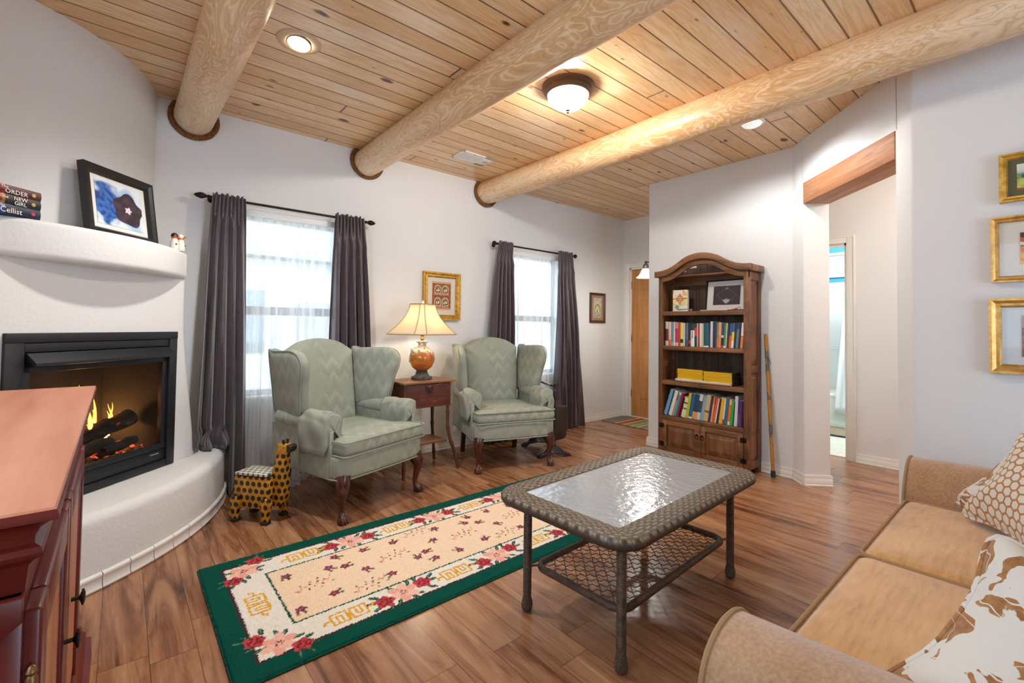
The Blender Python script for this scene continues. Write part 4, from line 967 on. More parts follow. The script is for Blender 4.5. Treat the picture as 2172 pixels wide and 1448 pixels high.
        MB().prism([(0.245, 0.27), (0.30, 0.27), (0.335, 0.0), (0.30, 0.0)], sg * 0.27 - 0.02, sg * 0.27 + 0.02, 'X', bev=0.004).build('back_leg', M_MAHO, t)
    return t
wing_chair('sage green wing armchair in front of the left window, beside the giraffe', (1.236, 3.245, 0), rad(19.2))
wing_chair('sage green wing armchair in front of the right window, beside the magazine rack', (2.678, 3.305, 0), rad(-18.2))

# ------------------------------------------------------------------ magazine rack
M_RACK = wood('dark_rack_wood', '#120b09', '#241510', '#3a2219', 'Z', 1.0, 0.35, 0.4, coat=0.3)
RK = thing('magazine_rack', 'dark turned wood magazine rack beside the right armchair', 'magazine rack', (3.175, 3.22, 0), rad(-23))
for sy in (-0.225, 0.225):
    MB().lathe([(0.014, 0.05), (0.018, 0.09), (0.012, 0.1), (0.02, 0.115), (0.012, 0.13), (0.016, 0.15), (0.011, 0.17), (0.014, 0.4), (0.011, 0.52), (0.017, 0.545), (0.02, 0.575), (0.011, 0.6), (0.016, 0.61), (0.011, 0.62), (0.013, 0.66), (0.017, 0.67), (0.012, 0.685), (0, 0.69)], 14, T(0, sy, 0)).build('post', M_RACK, RK)
    ft = sp2([(-0.165, 0.012), (-0.14, 0.035), (-0.10, 0.045), (-0.06, 0.085), (-0.03, 0.10), (0.03, 0.10), (0.06, 0.085), (0.10, 0.045), (0.14, 0.035), (0.165, 0.012)], 4)
    ft += [(0.165, 0.0), (0.12, 0.0), (0.08, 0.02), (0.0, 0.028), (-0.08, 0.02), (-0.12, 0.0), (-0.165, 0.0)]
    MB().prism(ft, sy - 0.016, sy + 0.016, 'Y', bev=0.003).build('foot', M_RACK, RK)
    bd = sp2([(0, 0.525), (0.045, 0.515), (0.07, 0.48), (0.11, 0.47), (0.125, 0.44), (0.12, 0.3), (0.115, 0.19), (0.09, 0.165)], 5); bd = bd + [(0, 0.15)] + [(-x, z) for x, z in bd[::-1]][:-1]
    MB().prism(bd, sy - 0.008, sy + 0.008, 'Y', bev=0.003).build('end_board', M_RACK, RK)
MB().tube([(0, -0.22, 0.655), (0, -0.15, 0.655), (0, -0.14, 0.655), (0, -0.13, 0.655), (0, 0, 0.655), (0, 0.13, 0.655), (0, 0.14, 0.655), (0, 0.15, 0.655), (0, 0.22, 0.655)], [0.008, 0.011, 0.014, 0.01, 0.012, 0.01, 0.014, 0.011, 0.008], 12).build('handle_bar', M_RACK, RK)
MB().box(-0.10, 0.10, -0.215, 0.215, 0.17, 0.182, bev=0.002).build('bottom_board', M_RACK, RK)
for sx in (-1, 1):
    for z in (0.25, 0.34, 0.43): MB().tube([(sx * 0.105, -0.22, z), (sx * 0.105, 0.22, z)], 0.007, 8).build('side_rail', M_RACK, RK)

# ------------------------------------------------------------------ giraffe box
gg = G('giraffe_paint'); v = gg.co(); x, y, z = gg.xyz(v)
def spots(gx, gz, cell, rad_):
    row = gg.math('FLOOR', gg.math('DIVIDE', gz, cell)); sh = gg.math('MULTIPLY', gg.math('MODULO', gg.math('ABSOLUTE', row), 2.0), 0.5)
    fx = gg.math('SUBTRACT', gg.math('FRACT', gg.math('ADD', gg.math('DIVIDE', gx, cell), sh)), 0.5); fz = gg.math('SUBTRACT', gg.math('FRACT', gg.math('DIVIDE', gz, cell)), 0.5)
    return gg.math('SQRT', gg.math('ADD', gg.math('MULTIPLY', fx, fx), gg.math('MULTIPLY', fz, fz)))
nrm = gg.n('NewGeometry').outputs['Normal']; tn = gg.n('VectorTransform', {'vector_type': 'NORMAL', 'convert_from': 'WORLD', 'convert_to': 'OBJECT'}, _0=nrm).outputs[0]
nx, ny, nz_ = [gg.math('ABSOLUTE', q) for q in gg.xyz(tn)]
wob = gg.math('MULTIPLY', gg.math('SUBTRACT', gg.noise(v, 40, 2), 0.5), 0.16)
dX = spots(gg.math('ADD', y, 0.5), z, 0.042, 0); dY = spots(gg.math('ADD', x, 0.5), z, 0.042, 0); dZ = spots(gg.math('ADD', x, 0.5), gg.math('ADD', y, 0.5), 0.036, 0)
isx = gg.math('GREATER_THAN', nx, ny); d = gg.math('ADD', gg.math('MULTIPLY', isx, dX), gg.math('MULTIPLY', gg.math('SUBTRACT', 1.0, isx), dY))
top = gg.math('GREATER_THAN', nz_, 0.75)
base_ = gg.ramp(gg.noise(gg.vm(v, (25, 25, 5)), 1, 3), [(0.3, S('#b9801a')), (0.7, S('#dda126'))])
d = gg.math('ADD', d, wob)
M_GIR = gg.fin(color=gg.mix(gg.step(d, 0.37, 0.34), base_, S('#201e1c')), rough=0.45)
gg = G('giraffe_lid_paint'); v = gg.co(); x, y, z = gg.xyz(v); d = gg.math('ADD', spots(gg.math('ADD', x, 0.5), gg.math('ADD', y, 0.5), 0.036, 0), 0.0)
M_GLID = gg.fin(color=gg.mix(gg.step(d, 0.36, 0.325), S('#dcd4bc'), S('#5d6670')), rough=0.35)
M_GPL = varied('giraffe_plain', '#b9801a', '#dda126', 20, 0.45, stretch=(1, 1, 0.3)); M_HOOF = plain('dark_hoof', '#2a2119', 0.6); M_LIDP = plain('lid_edge', '#d9c48c', 0.5)
GR = thing('giraffe_box', 'yellow wooden giraffe shaped box with black spots and spotted lid', 'decorative box', (0.685, 3.195, 0), math.atan2(-0.194, 0.135) + rad(2))
MB().box(-0.135, 0.105, -0.072, 0.072, 0.085, 0.272, bev=0.003).build('body', M_GIR, GR)
lid = MB().box(-0.128, 0.095, -0.076, 0.076, 0.279, 0.295, bev=0.003).build('lid', M_GLID, GR)
nk = sp2([(0.085, 0.272), (0.105, 0.34), (0.130, 0.42), (0.142, 0.452), (0.144, 0.472), (0.152, 0.476), (0.160, 0.470)], 3) + [(0.185, 0.445), (0.19, 0.425), (0.184, 0.405), (0.182, 0.38), (0.178, 0.30), (0.182, 0.22), (0.18, 0.16), (0.165, 0.10), (0.12, 0.088), (0.09, 0.12)]
MB().prism(nk, -0.030, 0.030, 'Y', bev=0.006).build('neck', M_GIR, GR, smooth=30)
hd = MB().prism([(0.108, 0.398), (0.1480, 0.4680), (0.1920, 0.4660), (0.1940, 0.4220)], -0.0315, 0.0315, 'Y', bev=0.004).build('head', M_GPL, GR)
MB().prism([(0.1920, 0.4210), (0.1920, 0.4670), (0.2100, 0.4680), (0.2230, 0.4580), (0.2230, 0.4360), (0.2120, 0.4220)], -0.031, 0.031, 'Y', bev=0.007, seg=3).build('muzzle', M_HOOF, hd)
for sy in (-1, 1):
    MB().tube([(0.164, sy * 0.017, 0.462), (0.163, sy * 0.019, 0.494)], [0.0065, 0.009], 8).build('horn', M_HOOF, hd)
    MB().sphere((0.174, sy * 0.0318, 0.45), 0.004, 8, 6, sy=.4).build('eye', M_HOOF, hd)
    MB().cushion([(0, 0), (0.012, 0.012), (0.004, 0.026), (-0.008, 0.02)], 0.006, 0.001, mp=lambda a, c, h: (0.146 + a - 0.008, sy * 0.03 + h, 0.45 + c)).build('ear', M_GPL, hd)
for lx, sy in ((-0.115, -1), (0.10, -1), (-0.115, 1), (0.10, 1)):
    P = [(lx, sy * 0.074, 0.155), (lx + 0.024, sy * 0.074, 0.148), (lx + 0.034, sy * 0.074, 0.12), (lx + 0.022, sy * .074, 0.08), (lx + 0.018, sy * .074, 0.018), (lx - 0.018, sy * .074, 0.018), (lx - 0.024, sy * .074, 0.08), (lx - 0.034, sy * .074, 0.12), (lx - 0.024, sy * .074, 0.148)]
    lg = MB().prism([(p[0], p[2]) for p in P], sy * 0.074 - 0.017, sy * 0.074 + 0.017, 'Y', bev=0.005).build('leg', M_GIR, GR)
    MB().box(lx - 0.021, lx + 0.021, sy * 0.074 - 0.02, sy * 0.074 + 0.02, 0, 0.02, bev=0.003).build('hoof', M_HOOF, lg)
# ------------------------------------------------------------------ runner rug (woven pattern as point colours on a fine pile)
RX0, RX1, RY0, RY1 = 0.305, 3.268, 1.726, 2.692
GREEN, DARK, CREAM_, PEACH = S('#064a3d'), S('#452a31'), S('#e2ded4'), S('#e9d0b4')
RED, PINK, GOLD, PLUM, LEAF, YEL = S('#b8454b'), S('#e3a795'), S('#d9a02e'), S('#7d3c4d'), S('#1f4a3c'), S('#bfa043')
rx = np.arange(RX0, RX1 + 1e-6, 0.0042); ry = np.arange(RY0, RY1 + 1e-6, 0.0042)
GX, GY = np.meshgrid(rx, ry)
rng = np.random.default_rng(3)
JX = GX + rng.normal(0, 0.0013, GX.shape); JY = GY + rng.normal(0, 0.0013, GX.shape)
ed = np.minimum(np.minimum(JX - RX0, RX1 - JX), np.minimum(JY - RY0, RY1 - JY))
C = np.empty(GX.shape + (3,)); C[:] = GREEN
C[ed > 0.084] = DARK; C[ed > 0.097] = CREAM_; C[ed > 0.243] = GREEN; C[ed > 0.252] = PEACH
HGT = 0.011 + 0.002 * (ed < 0.084)
def ell(cx, cy, rx_, ry_, rot, col, wob=0.0):
    c, s = cos(rot), sin(rot); dx, dy = JX - cx, JY - cy; a = (dx * c + dy * s) / rx_; b_ = (-dx * s + dy * c) / ry_
    rr = np.hypot(a, b_) * (1 + wob * np.sin(5 * np.arctan2(b_, a)))
    C[rr < 1] = col
def rose(cx, cy, r, col):
    ell(cx, cy, r, r, 0.3, col, 0.13)
    for k_ in range(9):
        a = k_ * 2.4; q = r * (0.25 + 0.07 * k_); ell(cx + q * cos(a), cy + q * sin(a), 0.005, 0.010, a, S('#7a2630'))
def leaf(cx, cy, L, a, col=LEAF): ell(cx, cy, L, L * 0.38, a, col); ell(cx, cy, L * .8, L * .09, a, S('#6f8f78'))
def pink(cx, cy, r):
    for k_ in range(6): a = k_ * pi / 3 + 0.3; ell(cx + 0.6 * r * cos(a), cy + 0.6 * r * sin(a), r * .6, r * .36, a, mixc(PINK, S('#f0c4b4'), (k_ % 2) * .6))
    for k_ in range(7): a = k_ * 0.9; ell(cx + 0.2 * r * cos(a), cy + .2 * r * sin(a), .006, .003, a, S('#5a3038'))
def bouquet(cx, cy, rot, sc_=1.0):
    c, s = cos(rot), sin(rot); P = lambda x, y: (cx + sc_ * (x * c - y * s), cy + sc_ * (x * s + y * c))
    for x, y, a in ((-.15, .02, 2.8), (-.14, -.03, 3.4), (-.12, .05, 2.2), (-.09, -.055, 4.2), (.15, .0, 0), (.16, .035, .5), (.12, -.05, -.8), (.09, .06, 1.2), (-.03, .06, 1.8), (.02, -.06, -1.4), (.05, -.05, -.6), (-.05, -.05, 4), (.05, .055, 1.0)): leaf(*P(x, y), 0.026 * sc_, a + rot)
    pink(*P(0.0, 0.005), 0.062 * sc_); rose(*P(-.098, -.005), 0.040 * sc_, RED); rose(*P(.105, .01), 0.040 * sc_, RED)
def stroke(pts, w, col):
    for (x0, y0), (x1, y1) in zip(pts, pts[1:]):
        L2 = (x1 - x0) ** 2 + (y1 - y0) ** 2; t = np.clip(((JX - x0) * (x1 - x0) + (JY - y0) * (y1 - y0)) / max(L2, 1e-9), 0, 1)
        C[np.hypot(JX - x0 - t * (x1 - x0), JY - y0 - t * (y1 - y0)) < w / 2] = col
def fret(cx, cy, rot):
    c, s = cos(rot), sin(rot); P = lambda q: [(cx + x * c - y * s, cy + x * s + y * c) for x, y in q]
    w = 0.0092
    for m in (1, -1):
        f = lambda q: P([(m * x, m * y) for x, y in q])
        stroke(f([(.008, -.036), (.072, -.036), (.072, .036), (.008, .036), (.008, -.036)]), w, GOLD)
        stroke(f([(.05, .036), (.05, -.014), (.03, -.014), (.03, .036)]), w, GOLD)
        stroke(f([(.072, 0), (.1, 0), (.1, .014), (.108, .014)]), w, GOLD)
    stroke(P([(-.01, -.036), (.01, .036)]), w, GOLD)
for x in (0.99, 1.52, 2.05, 2.58): bouquet(x, RY0 + 0.165, 0.1); bouquet(x, RY1 - 0.165, -0.1 + pi)
for x in (0.745, 1.265, 1.80, 2.325, 2.845): fret(x, RY0 + 0.165, 0); fret(x, RY1 - 0.165, 0)
fret(RX0 + .165, 2.205, pi / 2); fret(RX1 - .165, 2.205, pi / 2)
for cx, cy, r_ in ((RX0 + .175, RY0 + .16, .75), (RX0 + .175, RY1 - .16, -.75), (RX1 - .175, RY0 + .16, pi - .75), (RX1 - .175, RY1 - .16, pi + .75)): bouquet(cx, cy, r_ + pi / 2 if abs(r_) < 1 else r_, 0.92)
SPR = [(0.62, 2.36), (0.8, 2.31), (0.86, 2.4), (0.87, 2.28), (0.94, 2.19), (1.0, 2.38), (1.16, 2.36), (1.02, 2.07), (0.75, 2.08), (0.60, 2.05), (1.25, 2.16), (1.19, 2.13), (1.26, 2.07), (1.4, 2.06), (1.35, 2.25), (1.43, 2.37), (1.58, 2.08), (1.67, 2.38), (1.61, 2.32), (1.68, 2.28), (1.76, 2.2), (1.82, 2.38), (1.84, 2.07), (1.99, 2.36), (2.05, 2.16), (2.1, 2.06), (2.2, 2.3), (2.3, 2.15), (2.36, 2.36), (2.45, 2.06), (2.55, 2.25), (2.64, 2.36), (2.72, 2.1), (2.85, 2.3), (2.95, 2.08)]
PALE = [(0.7, 2.21), (0.9, 2.05), (1.1, 2.23), (1.52, 2.21), (1.32, 2.40), (1.73, 2.07), (1.92, 2.24), (2.43, 2.2), (2.8, 2.2)]
rr_ = random.Random(5)
for x, y in SPR:
    a = rr_.uniform(0, 6.28)
    for da in (0, 0.9): leaf(x + .03 * cos(a + da), y + .03 * sin(a + da), .014, a + da, S('#3a4a3a')); ell(x + .036 * cos(a + da + .25), y + .036 * sin(a + da + .25), .008, .004, a, YEL)
    ell(x, y, .021, .021, a, PLUM, 0.2); ell(x, y, .008, .008, 0, S('#b0647a')); ell(x + .006, y - .004, .004, .003, 0, S('#3c1f2a'))
for x, y in PALE:
    for k_ in range(14):
        a = k_ * 2.39; q = .013 + .0042 * k_; ell(x + q * cos(a) * 1.25, y + q * sin(a) * .8, .0075, .005, a, [S('#c98a7c'), S('#3d463c'), S('#c4705e'), S('#5a4a40')][k_ % 4])
    for m in (-1, 1): stroke([(x + m * (.04 + .012 * k_), y + .018 * sin(k_ * 2.0) + m * .008 * k_) for k_ in range(5)], 0.005, S('#d08f7d'))
C *= (1 + rng.normal(0, 0.05, GX.shape))[..., None]
HGT = HGT + rng.normal(0, 0.0009, GX.shape); HGT = np.where(ed < 0.006, 0.003, HGT); C = np.clip(C, 0, 1)
ny_, nx_ = GX.shape; tx, ty = 1.79, 2.209
co_ = np.stack([GX - tx + rng.normal(0, .0006, GX.shape), GY - ty + rng.normal(0, .0006, GX.shape), HGT], -1).reshape(-1, 3)
ii = np.arange(ny_ * nx_).reshape(ny_, nx_); qd = np.stack([ii[:-1, :-1], ii[:-1, 1:], ii[1:, 1:], ii[1:, :-1]], -1).reshape(-1, 4)
me = bpy.data.meshes.new('pile'); me.vertices.add(len(co_)); me.vertices.foreach_set('co', co_.astype(np.float32).ravel())
me.loops.add(qd.size); me.loops.foreach_set('vertex_index', qd.astype(np.int32).ravel()); me.polygons.add(len(qd)); me.polygons.foreach_set('loop_start', np.arange(0, qd.size, 4, dtype=np.int32)); me.update(calc_edges=True); me.validate()
a_ = me.color_attributes.new('Col', 'FLOAT_COLOR', 'POINT'); a_.data.foreach_set('color', np.concatenate([C.reshape(-1, 3), np.ones((len(co_), 1))], 1).astype(np.float32).ravel())
me.materials.append(vcol('wool_pile', 1.0, spec=0.1)); me.shade_smooth()
RUG = thing('runner_rug', 'floral wool runner with green border and peach field on the wood floor', 'rug', (tx, ty, 0))
link('pile', me, RUG)
MB().prism(rrect(RX0 - tx + .001, RX1 - tx - .001, RY0 - ty + .001, RY1 - ty - .001, .004), 0.0005, 0.006).build('backing', plain('rug_backing', '#0c4438', 0.95), RUG)

# ------------------------------------------------------------------ wicker coffee table
CT = thing('wicker_coffee_table', 'dark wicker coffee table with rippled glass top and woven wire shelf', 'coffee table', (1.83, 1.255, 0), rad(2.2))
gg = G('dark_resin_wicker'); nn_ = gg.noise(gg.co(), 50, 3)
M_WIC = gg.fin(color=gg.ramp(nn_, [(0.3, S('#43342a')), (0.7, S('#6b5645'))]), rough=0.5, spec=0.4)
M_WICV = vcol('woven_wicker', 0.5)
HX_, HY_, ZT = 0.585, 0.338, 0.495
def rr_path(hx, hy, r, n):
    """n points round a rounded rectangle with equal spacing -> (x,y,nx,ny,s)"""
    segs = [(2 * (hx - r)), pi * r / 2, 2 * (hy - r), pi * r / 2] * 2; Lt = sum(segs); out = []
    for k_ in range(n):
        s = Lt * k_ / n; i = 0; s0 = s
        while s > segs[i]: s -= segs[i]; i += 1
        if i == 0: p = (-hx + r + s, -hy, 0, -1)
        elif i == 1: a = -pi / 2 + s / r; p = (hx - r + r * cos(a), -hy + r + r * sin(a), cos(a), sin(a))
        elif i == 2: p = (hx, -hy + r + s, 1, 0)
        elif i == 3: a = s / r; p = (hx - r + r * cos(a), hy - r + r * sin(a), cos(a), sin(a))
        elif i == 4: p = (hx - r - s, hy, 0, 1)
        elif i == 5: a = pi / 2 + s / r; p = (-hx + r + r * cos(a), hy - r + r * sin(a), cos(a), sin(a))
        elif i == 6: p = (-hx, hy - r - s, -1, 0)
        else: a = pi + s / r; p = (-hx + r + r * cos(a), -hy + r + r * sin(a), cos(a), sin(a))
        out.append(p + (s0,))
    return out, Lt
NW = 1080; path, Lt = rr_path(HX_, HY_, 0.105, NW)
NB = round(Lt / 0.0235)
prof = [(-0.098, -0.022), (-0.098, 0.0)] + [(-0.098 + 0.098 * k_ / 22 + 0.0, 0.0 + 0.010 * sin(pi * k_ / 22)) for k_ in range(1, 22)] + [(0.0, -0.004), (0.006, -0.014), (0.006, -0.026), (0.0, -0.036), (-0.02, -0.038)]
npf = len(prof); t_ = bmesh.new(); V = []; CW = []
lcol, dcol, mcol = S('#9a8870'), S('#2a211b'), S('#5f4f40')
for i, (x, y, nx, ny, s) in enumerate(path):
    row = []
    u = s / Lt * NB
    for j, (o_, z) in enumerate(prof):
        h = 0; c = mcol
        if 2 <= j <= npf - 4:
            w = (o_ + 0.098) / 0.104; lane = w * 8.0; ln = int(lane); fr = lane - ln
            ph = (u + 0.5 * (ln % 2)) % 1.0
            band = abs(sin(pi * ph)); cord = 1 - abs(fr - 0.5) * 2.9
            over = sin(2 * pi * (u * 0.5 + 0.5 * (ln % 2)))
            h = 0.0028 * band ** 0.6 * (0.5 + 0.5 * over) + 0.0030 * max(0, cord) ** 0.5 * (0.5 - 0.5 * over)
            c = mixc(dcol, mcol, min(1, 0.2 + band * .8)) if over > 0.15 else mixc(dcol, lcol, min(1, .15 + max(0, cord) ** .7))
            if ph < 0.12: c = mixc(c, dcol, .6)
        elif j > npf - 5:
            h = 0.0016 * abs(sin(pi * u * 3.2)); c = mixc(dcol, S('#4a3d33'), abs(sin(pi * u * 3.2)))
        row.append(t_.verts.new((x + nx * (o_ - 0.0), y + ny * o_, ZT + z + h))); CW.append(c)
    V.append(row)
for i in range(NW):
    for j in range(npf - 1): t_.faces.new((V[i][j], V[(i + 1) % NW][j], V[(i + 1) % NW][j + 1], V[i][j + 1]))
me = bpy.data.meshes.new('woven_rim'); t_.verts.index_update(); t_.to_mesh(me); t_.free()
a_ = me.color_attributes.new('Col', 'FLOAT_COLOR', 'POINT'); a_.data.foreach_set('color', np.array([c + (1,) for c in CW], dtype=np.float32).ravel()); me.materials.append(M_WICV); me.shade_smooth(); link('woven_rim', me, CT)
gg = G('rain_glass'); v = gg.co(); hn = gg.vor(gg.va(gg.vm(v, (34, 34, 1)), gg.vm(gg.n('TexNoise', Vector=v, Scale=14.0).outputs[1], (1.2, 1.2, 0))), 1.0, feature='SMOOTH_F1')[0]
bp = gg.bump(gg.math('ADD', hn, gg.math('MULTIPLY', gg.noise(v, 90, 2), 0.4)), 0.38, 0.006)
gl = gg.n('BsdfGlossy', Color=(0.95, 0.97, 1, 1), Roughness=0.14, Normal=bp).outputs[0]; rf = gg.mixs(0.7, gg.n('BsdfTransparent', Color=(0.8, 0.86, 0.9, 1)).outputs[0], gg.n('BsdfDiffuse', Color=(0.60, 0.64, 0.68, 1), Normal=bp).outputs[0])
lw = gg.n('Fresnel', IOR=1.55, Normal=bp).outputs[0]
gg.surf(gg.mixs(gg.math('ADD', 0.16, lw), rf, gl)); M_RAIN = gg.m
gp, _ = rr_path(HX_ - 0.094, HY_ - 0.094, 0.03, 80)
MB().prism([(p[0], p[1]) for p in gp], ZT - 0.008, ZT - 0.002).build('glass_top', M_RAIN, CT, smooth=30)
MB().tube([(x, y, ZT - 0.03) for x, y, *_ in rr_path(HX_ - 0.05, HY_ - 0.05, 0.07, 60)[0]], 0.012, 8, closed=True).build('under_frame', M_WIC, CT)
LXs, LYs = 0.46, 0.235
SHX, SHZ = -0.022, 0.185
for sx in (-1, 1):
    for sy in (-1, 1):
        pr = []
        z = 0.068
        while z < ZT - 0.03:
            pr += [(0.0150, z), (0.0182, z + 0.0022), (0.0182, z + 0.0046), (0.0150, z + 0.0068)]; z += 0.0070
        lg = MB().lathe([(0.0, 0.062)] + pr + [(0.0, ZT - 0.028)], 14, T(sx * LXs + SHX, sy * LYs - 0.012, 0)).build('leg', M_WIC, CT, smooth=60)
        MB().lathe([(0, 0), (0.014, 0.0), (0.021, 0.008), (0.0245, 0.025), (0.022, 0.042), (0.0165, 0.064), (0.0168, 0.074), (0, 0.076)], 18, T(sx * LXs + SHX, sy * LYs - 0.012, 0)).build('foot', varied('woven_foot', '#3a3026', '#6a5a48', 160, 0.7, 0.6, 160), lg)
b = MB(); pth, L2 = rr_path(LXs - 0.03, LYs - 0.018, 0.055, 620); nr = L2 / 0.0068
pts = [(x + SHX, y - 0.012, SHZ) for x, y, *_ in pth]; b.tube(pts, [0.0128 + 0.0022 * abs(sin(pi * nr * i / 620)) for i in range(620)], 10, closed=True)
SH = b.build('shelf_rim', M_WIC, CT, smooth=60)
b = MB()
for sx in (-1, 1):
    for sy in (-1, 1): b.tube([(sx * (LXs - 0.047) + SHX, sy * (LYs - 0.03) - 0.012, SHZ), (sx * LXs + SHX, sy * LYs - 0.012, SHZ)], 0.005, 8)
b.build('bracket_pin', plain('steel_pin', '#7c8088', 0.3, 0.8), SH)
b = MB(); hx, hy = LXs - 0.036, LYs - 0.024; stp = 0.036; cr = 0.0024
for di in (0, 1):
    for q in range(-40, 41):
        d = q * stp * (1.0 if di == 0 else 1.15)
        # line x + s*y = d*sqrt2 clipped to the rectangle
        s = 1 if di == 0 else -1; P = []
        for k_ in range(0, 400):
            x = -hx + 2 * hx * k_ / 399; y = (d * 1.41421 - x) * s
            if abs(y) <= hy and not (abs(x) > hx - .03 and abs(y) > hy - .03 and math.hypot(abs(x) - hx + .03, abs(y) - hy + .03) > .03): P.append((x, y))
        if len(P) < 6: continue
        (xa_, ya_), (xb_, yb_) = P[0], P[-1]; Ln = math.hypot(xb_ - xa_, yb_ - ya_); n = max(2, int(Ln / (stp / 2)))
        pts = []
        for k_ in range(n + 1):
            t = k_ / n; x, y = lerp(xa_, xb_, t), lerp(ya_, yb_, t); ph = round((x - s * y) / 1.41421 / (stp / 2))
            w = cr * (1 if (ph + q) % 2 else -1); pts.append((x + SHX + w * .7, y + w * s * .7 * 1 - 0.012, SHZ + 0.003 * (1 if (ph + q + di) % 2 else -1)))
        b.tube(pts, 0.0021, 5)
b.build('wire_lattice', M_WIC, SH, smooth=50)
# ------------------------------------------------------------------ bookcase
M_BK = wood('rustic_pine', '#3c2313', '#74492a', '#a06f45', 'Z', 0.8, 0.5, 0.6, stain=0.75, knots=0.6)
M_BKY = wood('rustic_pine_cross', '#3f2616', '#7a4f2e', '#a5744a', 'Y', 0.8, 0.5, 0.6, stain=0.5, knots=0.6)
M_BKD = wood('rough_back_boards', '#241812', '#4a3628', '#6f5a46', 'Z', 0.55, 0.75, 0.8, stain=0.7)
M_IRON = plain('black_iron', '#241c19', 0.5, 0.7)
BK = thing('bookcase', 'rustic brown pine bookcase with arched top and two small doors', 'bookcase', (4.04, 2.026, 0))
bx0, bx1, by0, by1 = 3.91, 4.165, 1.612, 2.442
def wb(b, *a, **k): return b.box(*a, **k)
def wbuild(b, n, m, par=BK, **k): return b.build(n, m, par, world=(par is BK), **k)
sh_z = [0.352, 0.682, 1.008, 1.33]
for ya, yb, sg in ((by0, by0 + 0.04, -1), (by1 - 0.04, by1, 1)):
    b = MB(); wb(b, bx0, bx0 + 0.055, ya, yb, 0, 1.70, bev=0.004); wb(b, bx1 - 0.05, bx1, ya, yb, 0, 1.70, bev=0.004)
    ym = (ya + 0.012, yb - 0.004) if sg < 0 else (ya + 0.004, yb - 0.012)
    wb(b, bx0 + 0.05, bx1 - 0.045, ym[0], ym[1], 0.05, 1.70)
    for z0, z1 in ((0.05, 0.115), (0.845, 0.905), (1.62, 1.70)): wb(b, bx0 + 0.05, bx1 - 0.045, ya, yb, z0, z1, bev=0.004)
    o = wbuild(b, 'side_panel', M_BK)
    for z0, z1 in ((0.13, 0.83), (0.92, 1.605)):
        yo = ya if sg < 0 else yb; t_ = bmesh.new(); q = []
        for ins, dd in ((0.0, 0.012), (0.012, 0.010), (0.035, 0.002), (0.05, 0.002)):
            q.append([t_.verts.new((xx, yo - sg * dd, zz)) for xx, zz in ((bx0 + .058 + ins, z0 + ins), (bx1 - .053 - ins, z0 + ins), (bx1 - .053 - ins, z1 - ins), (bx0 + .058 + ins, z1 - ins))])
        for a_, c_ in zip(q, q[1:]):
            for i in range(4): t_.faces.new((a_[i], a_[(i + 1) % 4], c_[(i + 1) % 4], c_[i]))
        t_.faces.new(q[-1]); r = MB().add(t_).build('raised_field', M_BK, o, smooth=0, recalc=True)
for i, z in enumerate(sh_z):
    wbuild(wb(MB(), bx0 + 0.004, bx1 - 0.012, by0 + 0.038, by1 - 0.038, z, z + 0.038, bev=0.004), 'shelf', M_BKY)
b = MB(); n = 7
for k_ in range(n): ya = lerp(by0 + .038, by1 - .038, k_ / n); wb(b, bx1 - 0.014, bx1 - 0.004, ya + 0.001, lerp(by0 + .038, by1 - .038, (k_ + 1) / n) - 0.0015, 0.05, 1.825 if 1 < k_ < 5 else (1.79 if 0 < k_ < 6 else 1.76), bev=0.002)
wbuild(b, 'back_board', M_BKD, smooth=0)
wbuild(wb(MB(), bx1 - 0.03, bx1 - 0.012, by0 + .038, by1 - .038, 1.62, 1.72, bev=.002), 'back_rail', M_BKY)
# arched head: frieze and cornice follow one curve (y, z)
arch = [(0, 1.700), (0.06, 1.704), (0.13, 1.722), (0.20, 1.758), (0.27, 1.803), (0.34, 1.828), (0.41, 1.836), (0.48, 1.828), (0.55, 1.803), (0.62, 1.758), (0.69, 1.722), (0.76, 1.704), (0.83, 1.700)]
AT = sp2(arch, 5)
fr_ = [(by0 + p[0], p[1]) for p in AT] + [(by0 + p[0], p[1] - 0.052 if 0.04 < p[0] < 0.79 else p[1] - 0.06) for p in AT[::-1]]
b = MB(); b.prism(fr_, bx0 + 0.002, bx0 + 0.03, 'X', bev=0.003); wbuild(b, 'arched_frieze', M_BKY)
AT2 = [(lerp(by0 - 0.028, by1 + 0.028, p[0] / 0.83), p[1] - 0.006) for p in AT]
cor = [(y, z + 0.056) for y, z in AT2] + [(y, z) for y, z in AT2[::-1]]
b = MB(); b.prism(cor, bx0 - 0.032, bx0 + 0.02, 'X', bev=0.006)
for ya, yb in ((by0 - 0.028, by0 + 0.012), (by1 - 0.012, by1 + 0.028)): wb(b, bx0 + 0.0, bx1, ya, yb, 1.694, 1.75, bev=0.006)
wb(b, bx0 + 0.02, bx1 - 0.005, by0, by1, 1.69, 1.70)
wbuild(b, 'cornice', M_BKY)
wbuild(wb(MB(), bx0 + 0.004, bx0 + 0.03, by0 + 0.038, by1 - 0.038, 0.03, 0.062, bev=0.003), 'bottom_rail', M_BKY)
ymid = (by0 + by1) / 2
